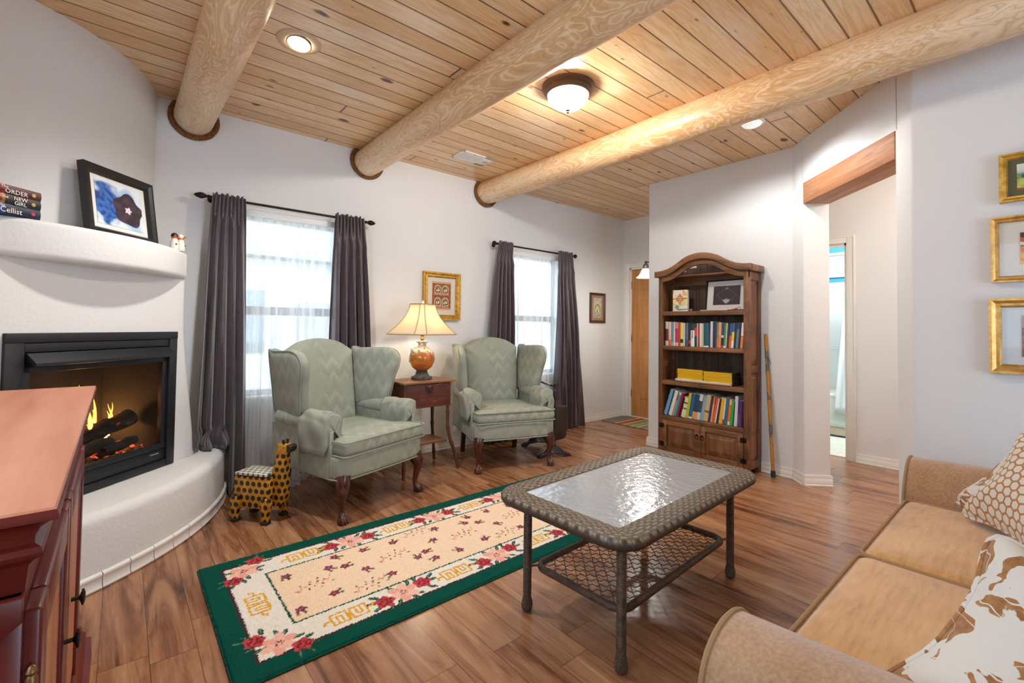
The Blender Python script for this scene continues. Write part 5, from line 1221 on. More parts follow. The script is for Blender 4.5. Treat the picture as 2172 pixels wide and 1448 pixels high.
for ya, yb, hs in ((by0 + 0.042, ymid - 0.004, -1), (ymid + 0.004, by1 - 0.042, 1)):
    z0, z1 = 0.064, 0.35; b = MB(); x0 = bx0 - 0.002; s = 0.045
    wb(b, x0, x0 + 0.022, ya, ya + s, z0, z1, bev=.003); wb(b, x0, x0 + .022, yb - s, yb, z0, z1, bev=.003); wb(b, x0, x0 + .022, ya + s, yb - s, z0, z0 + s, bev=.003); wb(b, x0, x0 + .022, ya + s, yb - s, z1 - s, z1, bev=.003)
    d_ = wbuild(b, 'door', M_BKY)
    t_ = bmesh.new(); q = []
    for ins, xx in ((0, x0 + .016), (.006, x0 + .014), (.045, x0 - .001), (.052, x0 - .001)):
        q.append([t_.verts.new((xx, *p)) for p in ((ya + s + ins, z0 + s + ins), (yb - s - ins, z0 + s + ins), (yb - s - ins, z1 - s - ins), (ya + s + ins, z1 - s - ins))])
    for a_, c_ in zip(q, q[1:]):
        for i in range(4): t_.faces.new((a_[i], a_[(i + 1) % 4], c_[(i + 1) % 4], c_[i]))
    t_.faces.new(q[-1]); INV = MW[BK.name].inverted()
    def sub(o): o.parent = d_; return o
    sub(MB().add(t_).build('raised_field', M_BK, smooth=0, recalc=True))
    yk = ya + 0.022 if hs > 0 else yb - 0.022; zk = 0.262
    ring = [(x0 - .008, yk + .016 * sin(a), zk - .014 + .016 * cos(a)) for a in [2 * pi * k_ / 20 for k_ in range(20)]]
    sub(MB().tube(ring, 0.0028, 8, closed=True).lathe([(0, 0), (.010, 0), (.010, .003), (0, .004)], 14, T(x0, yk, zk) @ RY(rad(-90))).build('ring_pull', M_IRON))
    yh = by0 + 0.04 if hs < 0 else by1 - 0.04
    for zh in (0.125, 0.295):
        b = MB()
        for k_ in (-1, 1): b.box(x0 - .003, x0 + .002, yh + k_ * .014 - .011, yh + k_ * .014 + .011, zh - .02, zh + .02, bev=.002)
        b.tube([(x0 - .004, yh, zh - .024), (x0 - .004, yh, zh + .024)], .004, 8); sub(b.build('hinge', M_IRON))
lt = sp2([(-0.011, 0.0), (-0.013, 0.02), (-0.008, 0.05), (-0.0065, 0.16)], 4); lt = [(ymid + p[0], 0.382 - p[1]) for p in lt]
ltp = lt + [(2 * ymid - p[0], p[1]) for p in lt[::-1]]
b = MB().prism(ltp, bx0 - 0.014, bx0 - 0.003, 'X', bev=.002); wb(b, bx0 - .006, bx0 + .004, ymid - .008, ymid + .008, 0.064, .25); wb(b, bx0 - .016, bx0 - .003, ymid - .003, ymid + .003, 0.368, 0.374); wbuild(b, 'latch', M_BKY)

# ------------------------------------------------------------------ books
M_COVER2 = vcol('book_spine', 0.4)
PAGE = S('#d8d0bd')
NAMES = {}
def book(label, y, z, th, h, bands, x=3.935, d=0.15, lean=0.0, txt=None, group='', nm='book', marks=None):
    """upright book, spine towards -x; y is the left (far) edge of its foot, leaning towards -y"""
    t = bmesh.new(); zz = [0]
    for f, c in bands: zz.append(zz[-1] + f * h)
    cols = []
    o = bpy.data.meshes.new(nm); V = []; F = []; C = []
    r = min(th * .3, .004)
    sec = [(d, -th / 2), (r, -th / 2), (0.0008, -th / 4), (0, 0), (0.0008, th / 4), (r, th / 2), (d, th / 2)]
    for k_, (f, c) in enumerate(bands):
        base_i = len(V)
        for z_ in (zz[k_], zz[k_ + 1]):
            for a_, b_ in sec: V.append((a_, b_, z_)); C.append(c + (1,))
        for i in range(6): F.append((base_i + i + 1, base_i + i, base_i + 7 + i, base_i + 8 + i))
        F.append((base_i, base_i + 6, base_i + 13, base_i + 7))
    for z_, e in ((h, 1), (0, 0)):
        bi = len(V)
        for a_, b_ in sec: V.append((a_, b_, z_)); C.append(PAGE + (1,) if e else bands[0][1] + (1,))
        F.append(tuple(range(bi + 6, bi - 1, -1)) if not e else tuple(range(bi, bi + 7)))
    o.from_pydata(V, [], F); a_ = o.color_attributes.new('Col', 'FLOAT_COLOR', 'POINT'); a_.data.foreach_set('color', np.array(C, dtype=np.float32).ravel()); o.materials.append(M_COVER2)
    ob = bpy.data.objects.new(nm, o); COL.objects.link(ob); ob.rotation_euler = (lean, 0, 0)
    # leaning about x: foot corner stays on the shelf
    ob.location = (x, y, z + th / 2 * sin(lean))
    tag(ob, label, 'book', group)
    if txt:
        s_, col, z0_ = txt[1], M_INK if txt[2] == 'w' else M_INKD, txt[3]
        lettering(txt[0], s_, col, T(-0.0012, s_ * .34, z0_) @ Matrix(((0, 0, -1, 0), (0, -1, 0, 0), (-1, 0, 0, 0), (0, 0, 0, 1))), ob, align='LEFT')
    return ob
M_INKD = plain('dark_ink', '#23202a', 0.6)
def B(*a): return [(f, S(c)) for f, c in a]
# upper row: left edge y, top z, colour bands from the foot up, wording
U = [(2.386, 1.272, 'maroon book with grey end bands', B((.2, '#b7beb5'), (.5, '#5c1a35'), (.3, '#b7beb5'))),
     (2.353, 1.270, 'orange and cream book', B((.25, '#dc6a28'), (.75, '#e0b896'))), (2.324, 1.270, 'grey teal book', B((.15, '#9ba6a4'), (.85, '#6d8a92'))), (2.297, 1.270, 'thin white and blue book', B((.6, '#dfe0dd'), (.4, '#c3cdd8'))),
     (2.284, 1.262, 'bright red book', B((.15, '#d8b0a8'), (.6, '#bf3340'), (.25, '#d07a78'))), (2.251, 1.260, 'dark pink red book', B((1, '#b5434d'))),
     (2.231, 1.262, 'yellow book with a black band', B((.14, '#e6cf5a'), (.16, '#2b2a2c'), (.7, '#e2ca55'))), (2.201, 1.259, 'thin pale grey book', B((1, '#cfcdc8'))),
     (2.185, 1.261, 'navy and grey book', B((.3, '#3d4a66'), (.7, '#5a6472'))), (2.153, 1.256, 'black book with red foot', B((.12, '#39262c'), (.15, '#b03a3a'), (.73, '#232229'))),
     (2.129, 1.255, 'black and white novel lettered DEWEY', B((.7, '#e9e7e2'), (.3, '#24362f')), ('DEWEY', .02, 'd', .14)), (2.093, 1.258, 'dark book with a red patch', B((.45, '#2c3338'), (.35, '#d0403c'), (.2, '#2e3c42'))),
     (2.068, 1.256, 'thin white book beside the dark patched one', B((1, '#e0ded8'))), (2.061, 1.257, 'brick red book', B((.2, '#a3322d'), (.8, '#a4453f'))), (2.044, 1.257, 'cream book', B((1, '#e5dcbe'))), (2.023, 1.257, 'thin light grey book', B((1, '#b9bdb8'))),
     (2.007, 1.260, 'wide teal book', B((.06, '#dbe2de'), (.94, '#1f5c63'))), (1.961, 1.258, 'thin dark maroon book', B((1, '#3f2233'))), (1.948, 1.274, 'tall white and grey book', B((.08, '#cdd3d8'), (.92, '#c4ccd5'))),
     (1.925, 1.268, 'navy book with pale title', B((1, '#2d2f4a'))), (1.893, 1.264, 'thin olive book', B((.35, '#c77f42'), (.65, '#7f8f5c'))), (1.879, 1.266, 'salmon orange book', B((.5, '#df8f55'), (.5, '#e6a27e'))),
     (1.853, 1.262, 'black book with pink and white streaks', B((.1, '#b03a64'), (.3, '#22252c'), (.1, '#e0d9c0'), (.5, '#24507a'))), (1.833, 1.260, 'green book', B((.08, '#e9e4cf'), (.92, '#4d8a4d'))), (1.815, 1.259, 'thin cream book beside the green one', B((1, '#e3d6b4'))),
     (1.805, 1.258, 'dark purple book', B((1, '#3a2d44'))), (1.788, 1.257, 'blue book with orange foot', B((.5, '#d8622f'), (.5, '#3a5c84'))), (1.767, 1.258, 'blue, yellow and white book', B((.3, '#e9e9e6'), (.35, '#e5cf3c'), (.35, '#41648c'))),
     (1.746, 1.262, 'navy book near the right end', B((1, '#1f3346'))), (1.729, 1.261, 'grey blue book near the right end', B((.75, '#6b7c86'), (.25, '#33465a'))), (1.706, 1.264, 'dark blue last upright book', B((1, '#1d2c40'))), (1.692, 1.262, 'orange and white book at the right end', B((.5, '#e08a45'), (.5, '#ece2d4')))]
for i, q in enumerate(U):
    y1 = U[i + 1][0] if i + 1 < len(U) else 1.668
    th = q[0] - y1 - 0.001; ln = 0.0 if i < 17 else rad(min(4.5, 0.45 * (i - 16)))
    yo = q[0] - th / 2
    book(q[2] + ' on the upper row of books', yo, 1.0465, th * cos(ln), q[1] - 1.046, q[3], lean=ln, txt=q[4] if len(q) > 4 else None, group='books on the upper book shelf', d=0.14 + 0.03 * ((i * 7) % 5) / 5)
Lw = [(2.40, 2.32, .633, 'light blue leaning book', B((1, '#6ba6cf'))), (2.366, 2.291, .63, 'thin dark green book', B((1, '#1f4d45'))), (2.351, 2.274, .627, 'white leaning book', B((1, '#dcdfe2'))), (2.317, 2.242, .60, 'thin tan and red book', B((.7, '#cf9c6a'), (.3, '#b5473c'))),
      (2.297, 2.233, .615, 'teal book with white lettering', B((.9, '#2f98b5'), (.1, '#b8dde6'))), (2.272, 2.209, .613, 'crimson book', B((1, '#9e2236'))), (2.249, 2.19, .575, 'short black book', B((1, '#1e1b1c'))), (2.225, 2.185, .578, 'short cream book with dark dots', B((.15, '#d5d2b4'), (.25, '#dfd8ac'), (.08, '#7a6f52'), (.2, '#dfd8ac'), (.08, '#57503c'), (.24, '#ded7a8'))),
      (2.18, 2.141, .62, 'yellow green book', B((1, '#b9b534'))), (2.151, 2.106, .618, 'bright blue book', B((.08, '#dfe7ee'), (.92, '#1d6496'))), (2.12, 2.077, .617, 'dark blue book with orange foot', B((.3, '#d89a62'), (.7, '#27455f'))), (2.075, 2.035, .622, 'white and black book', B((.3, '#c8ccc4'), (.45, '#454a50'), (.25, '#d5dade'))),
      (2.043, 2.001, .612, 'grey blue book', B((1, '#86a7b8'))), (2.01, 1.97, .623, 'tan book with a red dot', B((.33, '#cbb476'), (.08, '#9c4a2c'), (.59, '#c8b47a'))), (1.969, 1.933, .625, 'navy book with white letters', B((1, '#2b3b66'))), (1.947, 1.911, .617, 'orange book', B((.7, '#f0a05a'), (.3, '#e27a2c'))),
      (1.929, 1.886, .608, 'coral pink book', B((1, '#d8645a'))), (1.909, 1.868, .605, 'thin cream book beside the coral one', B((1, '#e8dcc0'))), (1.895, 1.86, .608, 'dark brown book', B((1, '#33262a'))), (1.875, 1.841, .618, 'golden yellow book', B((1, '#e2b23f'))), (1.843, 1.813, .615, 'white book with red foot', B((.2, '#c2323f'), (.8, '#e3e3e0'))),
      (1.829, 1.803, .62, 'dark teal book', B((1, '#3c6f80'))), (1.799, 1.774, .612, 'orange and white book', B((.14, '#e6e2d8'), (.66, '#ee7a22'), (.2, '#f0c48c'))), (1.778, 1.755, .595, 'bright green book', B((1, '#24ad55'))), (1.753, 1.736, .6, 'thin black book', B((1, '#26282c'))), (1.743, 1.729, .645, 'tall white book', B((1, '#d6d9e0'))),
      (1.716, 1.701, .612, 'grey and purple book', B((.5, '#5a5560'), (.5, '#3c2f72'))), (1.696, 1.686, .61, 'thin magenta book', B((1, '#8a2f78'))), (1.683, 1.677, .61, 'dark purple book at the right end', B((1, '#2d1d55')))]
for i, q in enumerate(Lw):
    y1 = Lw[i + 1][0] if i + 1 < len(Lw) else 1.668
    w = q[0] - y1 - 0.001; zz_ = q[2] - 0.392; ln = math.atan2(q[0] - q[1], zz_) * 0.92
    book(q[3] + ' on the lower row of books', q[0] - w / 2, 0.392, w * cos(ln), zz_ / cos(ln), q[4], lean=ln, group='books on the lower book shelf', d=0.14 + 0.03 * ((i * 5) % 7) / 7)
# yellow magazines in two flat stacks
M_YEL = plain('yellow_spine', '#e5b711', 0.4); M_YPG = plain('magazine_pages', '#4a453c', 0.8)
rnd = random.Random(12)
bmY = {}
for stk, (y0, y1, n, top_) in enumerate(((2.256, 2.012, 12, 0.838), (2.006, 1.757, 11, 0.833))):
    hh = (top_ - 0.7205) / n
    proto = None
    for k_ in range(n):
        z = 0.7205 + k_ * hh
        lab = 'yellow spined magazine in the left flat stack on the third shelf' if stk == 0 else 'yellow spined magazine in the right flat stack on the third shelf'
        if proto is None:
            t = thing('magazine', lab, 'magazine', (3.935, (y0 + y1) / 2, z), group='yellow magazines in the left stack' if stk == 0 else 'yellow magazines in the right stack')
            L = (y0 - y1) / 2
            MB().box(0, 0.004, -L, L, 0.0004, hh - 0.0006, bev=0.001).build('spine', M_YEL, t, smooth=0)
            MB().box(0.003, 0.165, -L, L, 0.0006, hh - 0.0008).build('pages', M_YPG, t, smooth=0); proto = t
        else:
            dup(proto, (3.935 + rnd.uniform(-.002, .002), (y0 + y1) / 2 + rnd.uniform(-.002, .002), z), rnd.uniform(-.01, .01), lab)
M_DRIFT = varied('driftwood', '#b8a890', '#e0d6c4', 14, 0.85, 0.5, 40, stretch=(1, .4, 1))
DW = thing('driftwood', 'pale driftwood stick lying in front of the yellow magazines', 'driftwood', (3.921, 2.01, 0.7205))
p, r = splr([(0, .258, .017, .010), (0, .22, .017, .016), (0, .1, .016, .0155), (0.002, 0, .016, .015), (-.001, -.06, .015, .010), (0.001, -.12, .016, .014), (0, -.2, .015, .0135), (0, -.25, .015, .011)], 6)
MB().tube(p, [q * (1 + .12 * sin(i * 1.7)) for i, q in enumerate(r)], 10, flat=.9).build('stick', M_DRIFT, DW)
# things on the top shelf
def art_card(u, v):
    c = mixc(S('#d9b56c'), S('#e8d5a4'), sst(-.3, .3, nz(u * 5, v * 6))) if v < .66 else S('#e8dccb')
    if v > .72 and abs(u - .5) > .18 and nz(u * 4, v * 4, 2) > -.05: c = S('#e0ab74')
    if .58 < v < .61: c = S('#4a5246')
    if abs(u - .5) / .30 + abs(v - .58) / .27 < 1: c = S('#b87f48')
    if abs(u - .5) < .12 and abs((v * 40) % 4 - 2) < .7 and .44 < v < .74: c = S('#e2c79a')
    if v < .26: c = mixc(S('#d8cdb4'), S('#ece4d2'), u)
    if v < .3 and (u - .3) ** 2 + (v - .2) ** 2 * 2 < .02: c = S('#6b9a90')
    if v < .18 and abs(v - .08 - .1 * (u - .5) ** 2) < .025 and u > .3: c = S('#3f7f96')
    return c
CD = thing('card_deck_box', 'small illustrated card deck box standing on the top shelf', 'box', (3.985, 2.262, 1.3685), rad(-90 + 4))
MB().box(-.072, .072, 0.001, .038, 0, .203, bev=.002).build('box', plain('deck_box_side', '#e2d8c4', .5), CD); painted('printed_front', .142, .199, 50, 70, art_card, CD, T(0, 0.0003, .002))
def art_diamond(u, v):
    c = S('#3a3034'); x, y = u - .5, v - .5
    d = abs(x) / .36 + abs(y + .0) / .42
    if abs(d - 1) < .022: c = S('#857c80')
    if y < -.12 and y > -.44 and abs(x) < .2:
        for a0 in (-.6, -.3, 0, .3, .6):
            xx = x - (y + .44) * math.tan(a0) * .9
            if abs(xx) < .035 * sin(pi * min(1, max(0, (y + .44) / (.3 - abs(a0) * .12)))): c = S('#b9bcc2')
    if x * x + ((y - .36)) ** 2 < .003: c = S('#8f8a8e')
    return c
picture('framed_etching', 'black framed dark print with a pale flower, leaning on the bookcase top shelf', (4.083, 1.875, 1.3685), rad(-90 - 3), 0.385, 0.285, 0.012, 0.016, M_BFR, art_diamond, 0.245, 0.172, tilt=rad(-7), res=90)
b = MB().tube([(3.945, 2.04, 1.373), (3.94, 1.9, 1.374), (3.943, 1.80, 1.373)], .0045, 6); o = b.build('twig', M_DRIFT, smooth=50); tag(o, 'thin twig lying along the front of the top shelf', 'twig')
o = MB().cushion(sp2([(0, 0), (.02, .008), (.03, 0), (.018, -.012), (0, -.01), (-.02, -.004)], 4, closed=True), .014, .002, mp=lambda a, c, h: (3.94 + h * .6, 1.745 - a, 1.3805 + c)).build('red_ornament', plain('red_cloth', '#b32338', .6)); tag(o, 'small red ornament lying at the right of the top shelf', 'ornament')
o = MB().tube([(3.936, 1.70 + .012 * cos(a), 1.383 + .012 * sin(a)) for a in [2 * pi * k_ / 20 for k_ in range(20)]], .0016, 6, closed=True).build('wire_ring', M_IRON); tag(o, 'small wire ring beside the red ornament on the top shelf', 'ring')
o = MB().sphere((3.945, 2.13, 1.3785), .010, 10, 8, sy=1.4).build('pebble', plain('tan_pebble', '#9c7b52', .6)); tag(o, 'small tan pebble on the top shelf beside the card box', 'pebble')

# ------------------------------------------------------------------ walking stick
gg = G('painted_bamboo'); v = gg.co(); n1 = gg.noise(v, 9, 2, .4); 
M_BST = gg.fin(color=gg.ramp(n1, [(.48, S('#b7802c')), (.5, S('#c08a38')), (.54, S('#5d5a4e')), (.62, S('#6d675a'))]), rough=.4)
a0, a1_ = Vector((4.092, 1.49, 0.0)), Vector((4.168, 1.577, 1.17))
ST = thing('walking_stick', 'bamboo walking stick with black rubber tip leaning beside the bookcase', 'walking stick', a0)
d = a1_ - a0; pts = []; rr = []
for k_ in range(60):
    t = k_ / 59; pts.append(d * lerp(.02, 1, t)); rr.append(.0135 + (.0022 if k_ % 12 == 6 else 0))
MB().tube(pts, rr, 12).build('shaft', M_BST, ST)
MB().tube([d * .0, d * .03, d * .045], [.018, .018, .0155], 12).build('rubber_tip', M_DK, ST)
q = d * .83
MB().tube([q + Vector((-.016, 0, 0)), q + Vector((-.012, -.014, .004)), q + Vector((-.005, -.018, -.01)), q + Vector((-.02, -.03, -.03)), q + Vector((-.02, -.04, -.05))], .002, 6).build('wrist_cord', M_DK, ST)
# ------------------------------------------------------------------ red cabinet in the left foreground
M_CTOP = wood('orange_cabinet_top', '#ad6648', '#c47e5c', '#d08f6f', 'Y', 0.45, 0.42, 0.3)
M_CRED = varied('red_brown_paint', '#54150f', '#6b2117', 6, 0.32, 0.05, 30)
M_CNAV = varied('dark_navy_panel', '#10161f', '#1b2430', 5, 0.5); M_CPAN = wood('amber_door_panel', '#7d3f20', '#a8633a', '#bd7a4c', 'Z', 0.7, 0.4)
CB = thing('cabinet', 'dark red painted cabinet with orange wood top and double doors, left foreground', 'cabinet', (-0.36, 1.53, 0))
cy0, cy1, cx1, cx0, ct = 0.806, 2.262, -0.0645, -0.66, 0.969
def cb(b, x0, x1, y0, y1, z0, z1, **k): return b.box(x0, x1, y0, y1, z0, z1, **k)
def cbuild(b, n, m, **k): return b.build(n, m, CB, world=True, **k)
b = MB()
def cap_profile(b, prof, bev=0):
    """stepped moulding that runs round three sides; prof = (overhang from body, z)"""
    t_ = bmesh.new(); R = []
    for o_, z in prof: R.append([t_.verts.new(p) for p in ((cx0, cy0 + o_, z), (cx1 - o_, cy0 + o_, z), (cx1 - o_, cy1 - o_, z), (cx0, cy1 - o_, z))])
    for a_, c_ in zip(R, R[1:]):
        for i in range(4): t_.faces.new((a_[i], a_[(i + 1) % 4], c_[(i + 1) % 4], c_[i]))
    t_.faces.new(R[0]); t_.faces.new(R[-1]); return b.add(t_)
cap_profile(b, [(0.002, ct - 0.003), (0.004, ct), (0.012, ct)]); cbuild(b, 'top_board', M_CTOP, recalc=True, smooth=20)
b = MB(); cap_profile(b, [(0.03, 0.86), (0.027, 0.895), (0.022, 0.902), (0.016, 0.906), (0.0135, 0.912), (0.0155, 0.919), (0.022, 0.923), (0.0215, 0.933), (0.017, 0.943), (0.008, 0.951), (0.0, 0.954), (-0.0005, 0.960), (0.002, ct - 0.003)]); cbuild(b, 'crown_moulding', M_CRED, recalc=True, smooth=35)
bxr = cx1 - 0.030
b = MB(); cb(b, cx0, bxr, cy0 + 0.03, cy1 - 0.03, 0.08, 0.862); cbuild(b, 'carcass', M_CRED, smooth=0)
b = MB()
for x0, x1 in ((bxr - 0.035, bxr + 0.001), (cx0, cx0 + 0.035)): cb(b, x0, x1, cy0 + 0.018, cy0 + 0.04, 0.08, 0.862, bev=0.003)
cb(b, cx0, bxr, cy0 + 0.018, cy0 + 0.04, 0.08, 0.16, bev=.003)
b.prism([(bxr + 0.001, 0.862), (bxr + 0.001, 0.83), (bxr - 0.018, 0.815), (bxr - .05, 0.808), (cx0, 0.808), (cx0, 0.862)], cy0 + 0.014, cy0 + 0.04, 'Y', bev=.003)
cbuild(b, 'end_frame', M_CRED, smooth=30)
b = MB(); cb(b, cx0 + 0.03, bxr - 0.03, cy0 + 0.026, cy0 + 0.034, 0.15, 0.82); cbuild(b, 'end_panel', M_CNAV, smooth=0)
b = MB(); cap_profile(b, [(0.022, 0.125), (0.016, 0.118), (0.013, 0.10), (0.006, 0.092), (0.004, 0.07), (-0.008, 0.062), (-0.012, 0.0)]); cbuild(b, 'base_moulding', M_CRED, recalc=True, smooth=30)
INVC = MW[CB.name].inverted()
def sub_(o, par): o.parent = par; return o
for ya, yb, kn in ((0.83, 1.295, -1), (1.305, 1.85, 1)):
    z0, z1 = 0.15, 0.84; X = bxr - 0.002; s = 0.065; b = MB()
    for a_, c_, e_, f_ in ((ya, ya + s, z0, z1), (yb - s, yb, z0, z1), (ya + s, yb - s, z0, z0 + s), (ya + s, yb - s, z1 - s, z1)): cb(b, X, X + 0.02, a_, c_, e_, f_, bev=.005, seg=3)
    d_ = cbuild(b, 'door', M_CRED, smooth=35)
    t_ = bmesh.new(); q = []
    for ins, xx in ((0, X + .004), (.02, X + .006), (.04, X + .014), (.05, X + .014)):
        q.append([t_.verts.new((xx, *p)) for p in ((ya + s + ins, z0 + s + ins), (yb - s - ins, z0 + s + ins), (yb - s - ins, z1 - s - ins), (ya + s + ins, z1 - s - ins))])
    for a_, c_ in zip(q, q[1:]):
        for i in range(4): t_.faces.new((a_[i], a_[(i + 1) % 4], c_[(i + 1) % 4], c_[i]))
    t_.faces.new(q[-1]); sub_(MB().add(t_).build('panel', M_CPAN, smooth=0, recalc=True), d_)
    yk = yb - 0.05 if kn < 0 else ya + 0.12
    kb = MB().lathe([(0.0045, 0), (0.004, 0.012), (0.006, 0.014), (0.016, 0.018), (0.0165, 0.021), (0.010, 0.0235), (0, 0.024)], 14, T(X + 0.02, yk, 0.58) @ RY(rad(90)))
    for k_ in range(12): a = k_ * pi / 6; kb.sphere((X + .0395, yk + .0145 * cos(a), .58 + .0145 * sin(a)), .0028, 6, 5)
    sub_(kb.build('knob', M_IRON), d_)
    for zh in (0.25, 0.735):
        yh = ya if kn < 0 else yb
        sub_(MB().lathe([(0, -.04), (.004, -.036), (.006, -.03), (.004, -.026), (.006, -.022), (.006, .022), (.004, .026), (.006, .03), (.004, .036), (0, .04)], 10, T(X + .012, yh - (.004 if kn < 0 else -.004), zh)).build('hinge', plain('brass_hinge%d' % (zh * 100 + kn), '#7d5a35', .4, .7)), d_)

CB.location.x += 0.005; CB.rotation_euler.z = 0.0075

# ------------------------------------------------------------------ sofa
def m_chen(name, h1, h2, h3, dirv=(9, 60, 60)):
    g = G(name); v = g.co(); n1 = g.noise(g.vm(v, dirv), 1, 3, .6); n2 = g.noise(v, 3.5, 3, .6); n3 = g.noise(v, 700, 1)
    f = g.math('ADD', g.math('MULTIPLY', n1, .45), g.math('MULTIPLY', n2, .55))
    return g.fin(color=g.ramp(f, [(.34, S(h1)), (.5, S(h2)), (.64, S(h3))]), rough=.8, sheen=.5, normal=g.bump(g.math('ADD', n3, n1), .35, .003))
M_SEAT = m_chen('tan_chenille', '#b58343', '#d3a05f', '#deb376'); M_ARM = m_chen('tan_chenille_arm', '#92694a', '#ad8560', '#bf9a76', (120, 120, 120)); M_WELT = plain('sofa_welt', '#a17f58', .8)
SF = thing('sofa', 'tan chenille two seat sofa in the right foreground', 'sofa', (1.965, -0.02, 0))
sx_ = 1.965
def arm(sg):
    """flared arm, ridge rising slightly to the back; x is outward from the seat"""
    prof = [(0.775, 0.10), (0.78, 0.30), (0.80, 0.44), (0.845, 0.525), (0.905, 0.580), (0.965, 0.595), (1.025, 0.583), (1.07, 0.548), (1.09, 0.49), (1.09, 0.40), (1.085, 0.25), (1.08, 0.10)]
    P = sp2(prof, 5)
    def fn(u, v):
        i = u * (len(P) - 1); j = min(int(i), len(P) - 2); f_ = i - j; x, z = lerp(P[j][0], P[j + 1][0], f_), lerp(P[j][1], P[j + 1][1], f_)
        y = lerp(0.475, -0.44, v); rise = 0.035 * v * sst(0.3, 0.6, z)
        return (sg * (x - 0.02 * v * sst(.5, .6, z)), y, z + rise)
    b = MB().grid(fn, 60, 24)
    def cap(u, v): x, y, z = fn(u, 0); k_ = 1 - v; return (lerp(sg * .95, x, k_), y + 0.012 * (1 - k_ * k_), lerp(.36, z, k_))
    b.grid(cap, 60, 8)
    def capb(u, v): x, y, z = fn(u, 1); return (lerp(x, sg * .95, v), y, lerp(z, .36, v))
    b.grid(capb, 60, 2)
    b.box(min(sg * .79, sg * 1.07), max(sg * .79, sg * 1.07), -0.43, 0.46, 0.06, 0.12)
    a = b.build('arm', M_ARM, SF, smooth=60)
    MB().tube([fn(u / 50, 0.004) for u in range(51)], 0.0065, 8).build('arm_welt', M_WELT, a)
arm(-1); arm(1)
b = MB(); b.box(-0.80, 0.80, -0.44, 0.42, 0.10, 0.305, bev=.02, seg=3); b.build('seat_base', M_ARM, SF)
for sg in (-1, 1):
    x0, x1 = (-0.788, -0.003) if sg < 0 else (0.003, 0.788)
    o_ = rrect(x0, x1, -0.22, 0.462, 0.03, 5); of = []
    for p, q in zip(o_, o_[1:] + o_[:1]):
        n = max(1, int(math.dist(p, q) / 0.05)); of += [(lerp(p[0], q[0], i / n), lerp(p[1], q[1], i / n)) for i in range(n)]
    c_ = MB().cushion(of, 0.135, 0.014, M=T(0, 0, 0.372), p=40).build('seat_cushion', M_SEAT, SF, smooth=60)
    b = MB()
    for z in (0.318, 0.431): b.tube([(p[0] * 1.0, p[1] * .996, z) for p in of], .0065, 8, closed=True)
    b.build('cushion_welt', M_WELT, c_)
MB().prism([(-0.22, 0.30), (-0.30, 0.85), (-0.36, 0.90), (-0.43, 0.88), (-0.45, 0.60), (-0.45, 0.10), (-0.30, 0.10)], -0.80, 0.80, 'X', bev=.03, seg=4).build('back_frame', M_ARM, SF)
for sg in (-1, 1):
    of = rrect(sg * .395 - .385, sg * .395 + .385, 0, .46, .06, 6)
    MB().cushion(of, .15, .03, mp=lambda a, c, h: (a, -h, c), M=T(0, -.165, .44) @ RX(rad(14)), p=12).build('back_cushion', M_SEAT, SF, smooth=60)
for x in (-1.0, 1.0):
    for y in (-.38, .40): MB().box(x - .03, x + .03, y - .03, y + .03, 0, .07, bev=.004).build('foot', M_MAHO, SF)

# pillows
gg = G('leaf_print'); v = gg.co('Object'); x, y, z = gg.xyz(v)
w_ = gg.n('TexNoise', Vector=v, Scale=11.0, Detail=2.0).outputs[1]; vv = gg.va(v, gg.vm(w_, (.10, .10, .10)))
n1 = gg.noise(gg.vm(vv, (13, 18, 13)), 1, 1.2, .4, .9); jag = gg.noise(gg.vm(vv, (40, 70, 40)), 1, 2, .5)
lf = gg.step(gg.math('ADD', n1, gg.math('MULTIPLY', gg.math('SUBTRACT', jag, .5), .16)), .525, .54)
vein = gg.math('ABSOLUTE', gg.math('SUBTRACT', gg.math('FRACT', gg.math('MULTIPLY', gg.noise(vv, 5, 1, .4), 9)), .5)); lf = gg.math('MULTIPLY', lf, gg.step(vein, .015, .04))
br = gg.ramp(gg.noise(v, 45, 3, .6), [(.3, S('#8d5b31')), (.7, S('#b5824c'))]); wv = gg.noise(v, 420, 1)
M_LEAF = gg.fin(color=gg.mix(lf, S('#dcd9d0'), br), rough=.85, sheen=.2, normal=gg.bump(gg.math('ADD', wv, gg.math('MULTIPLY', lf, .8)), .35, .003))
gg = G('hex_print'); v = gg.co('Object'); x, y, z = gg.xyz(v); cell = .034
def hexd(ox_, oy_):
    a = gg.math('SUBTRACT', gg.math('FRACT', gg.math('ADD', gg.math('DIVIDE', x, cell), ox_)), .5); c_ = gg.math('SUBTRACT', gg.math('FRACT', gg.math('ADD', gg.math('DIVIDE', z, cell * 1.7320508), oy_)), .5)
    a = gg.math('ABSOLUTE', gg.math('MULTIPLY', a, cell)); c_ = gg.math('ABSOLUTE', gg.math('MULTIPLY', c_, cell * 1.7320508))
    return gg.math('MAXIMUM', a, gg.math('ADD', gg.math('MULTIPLY', a, .5), gg.math('MULTIPLY', c_, .8660254)))
hd = gg.math('MINIMUM', hexd(0.0, 0.0), hexd(0.5, 0.5)); ln_ = gg.step(gg.math('ADD', hd, gg.math('MULTIPLY', gg.noise(v, 160, 2), .003)), .0145, .0155)
M_HEX = gg.fin(color=gg.mix(ln_, S('#dcd7cb'), S('#b07a42')), rough=.85, sheen=.2, normal=gg.bump(gg.math('ADD', gg.noise(v, 420, 1), gg.math('MULTIPLY', ln_, .8)), .35, .003))
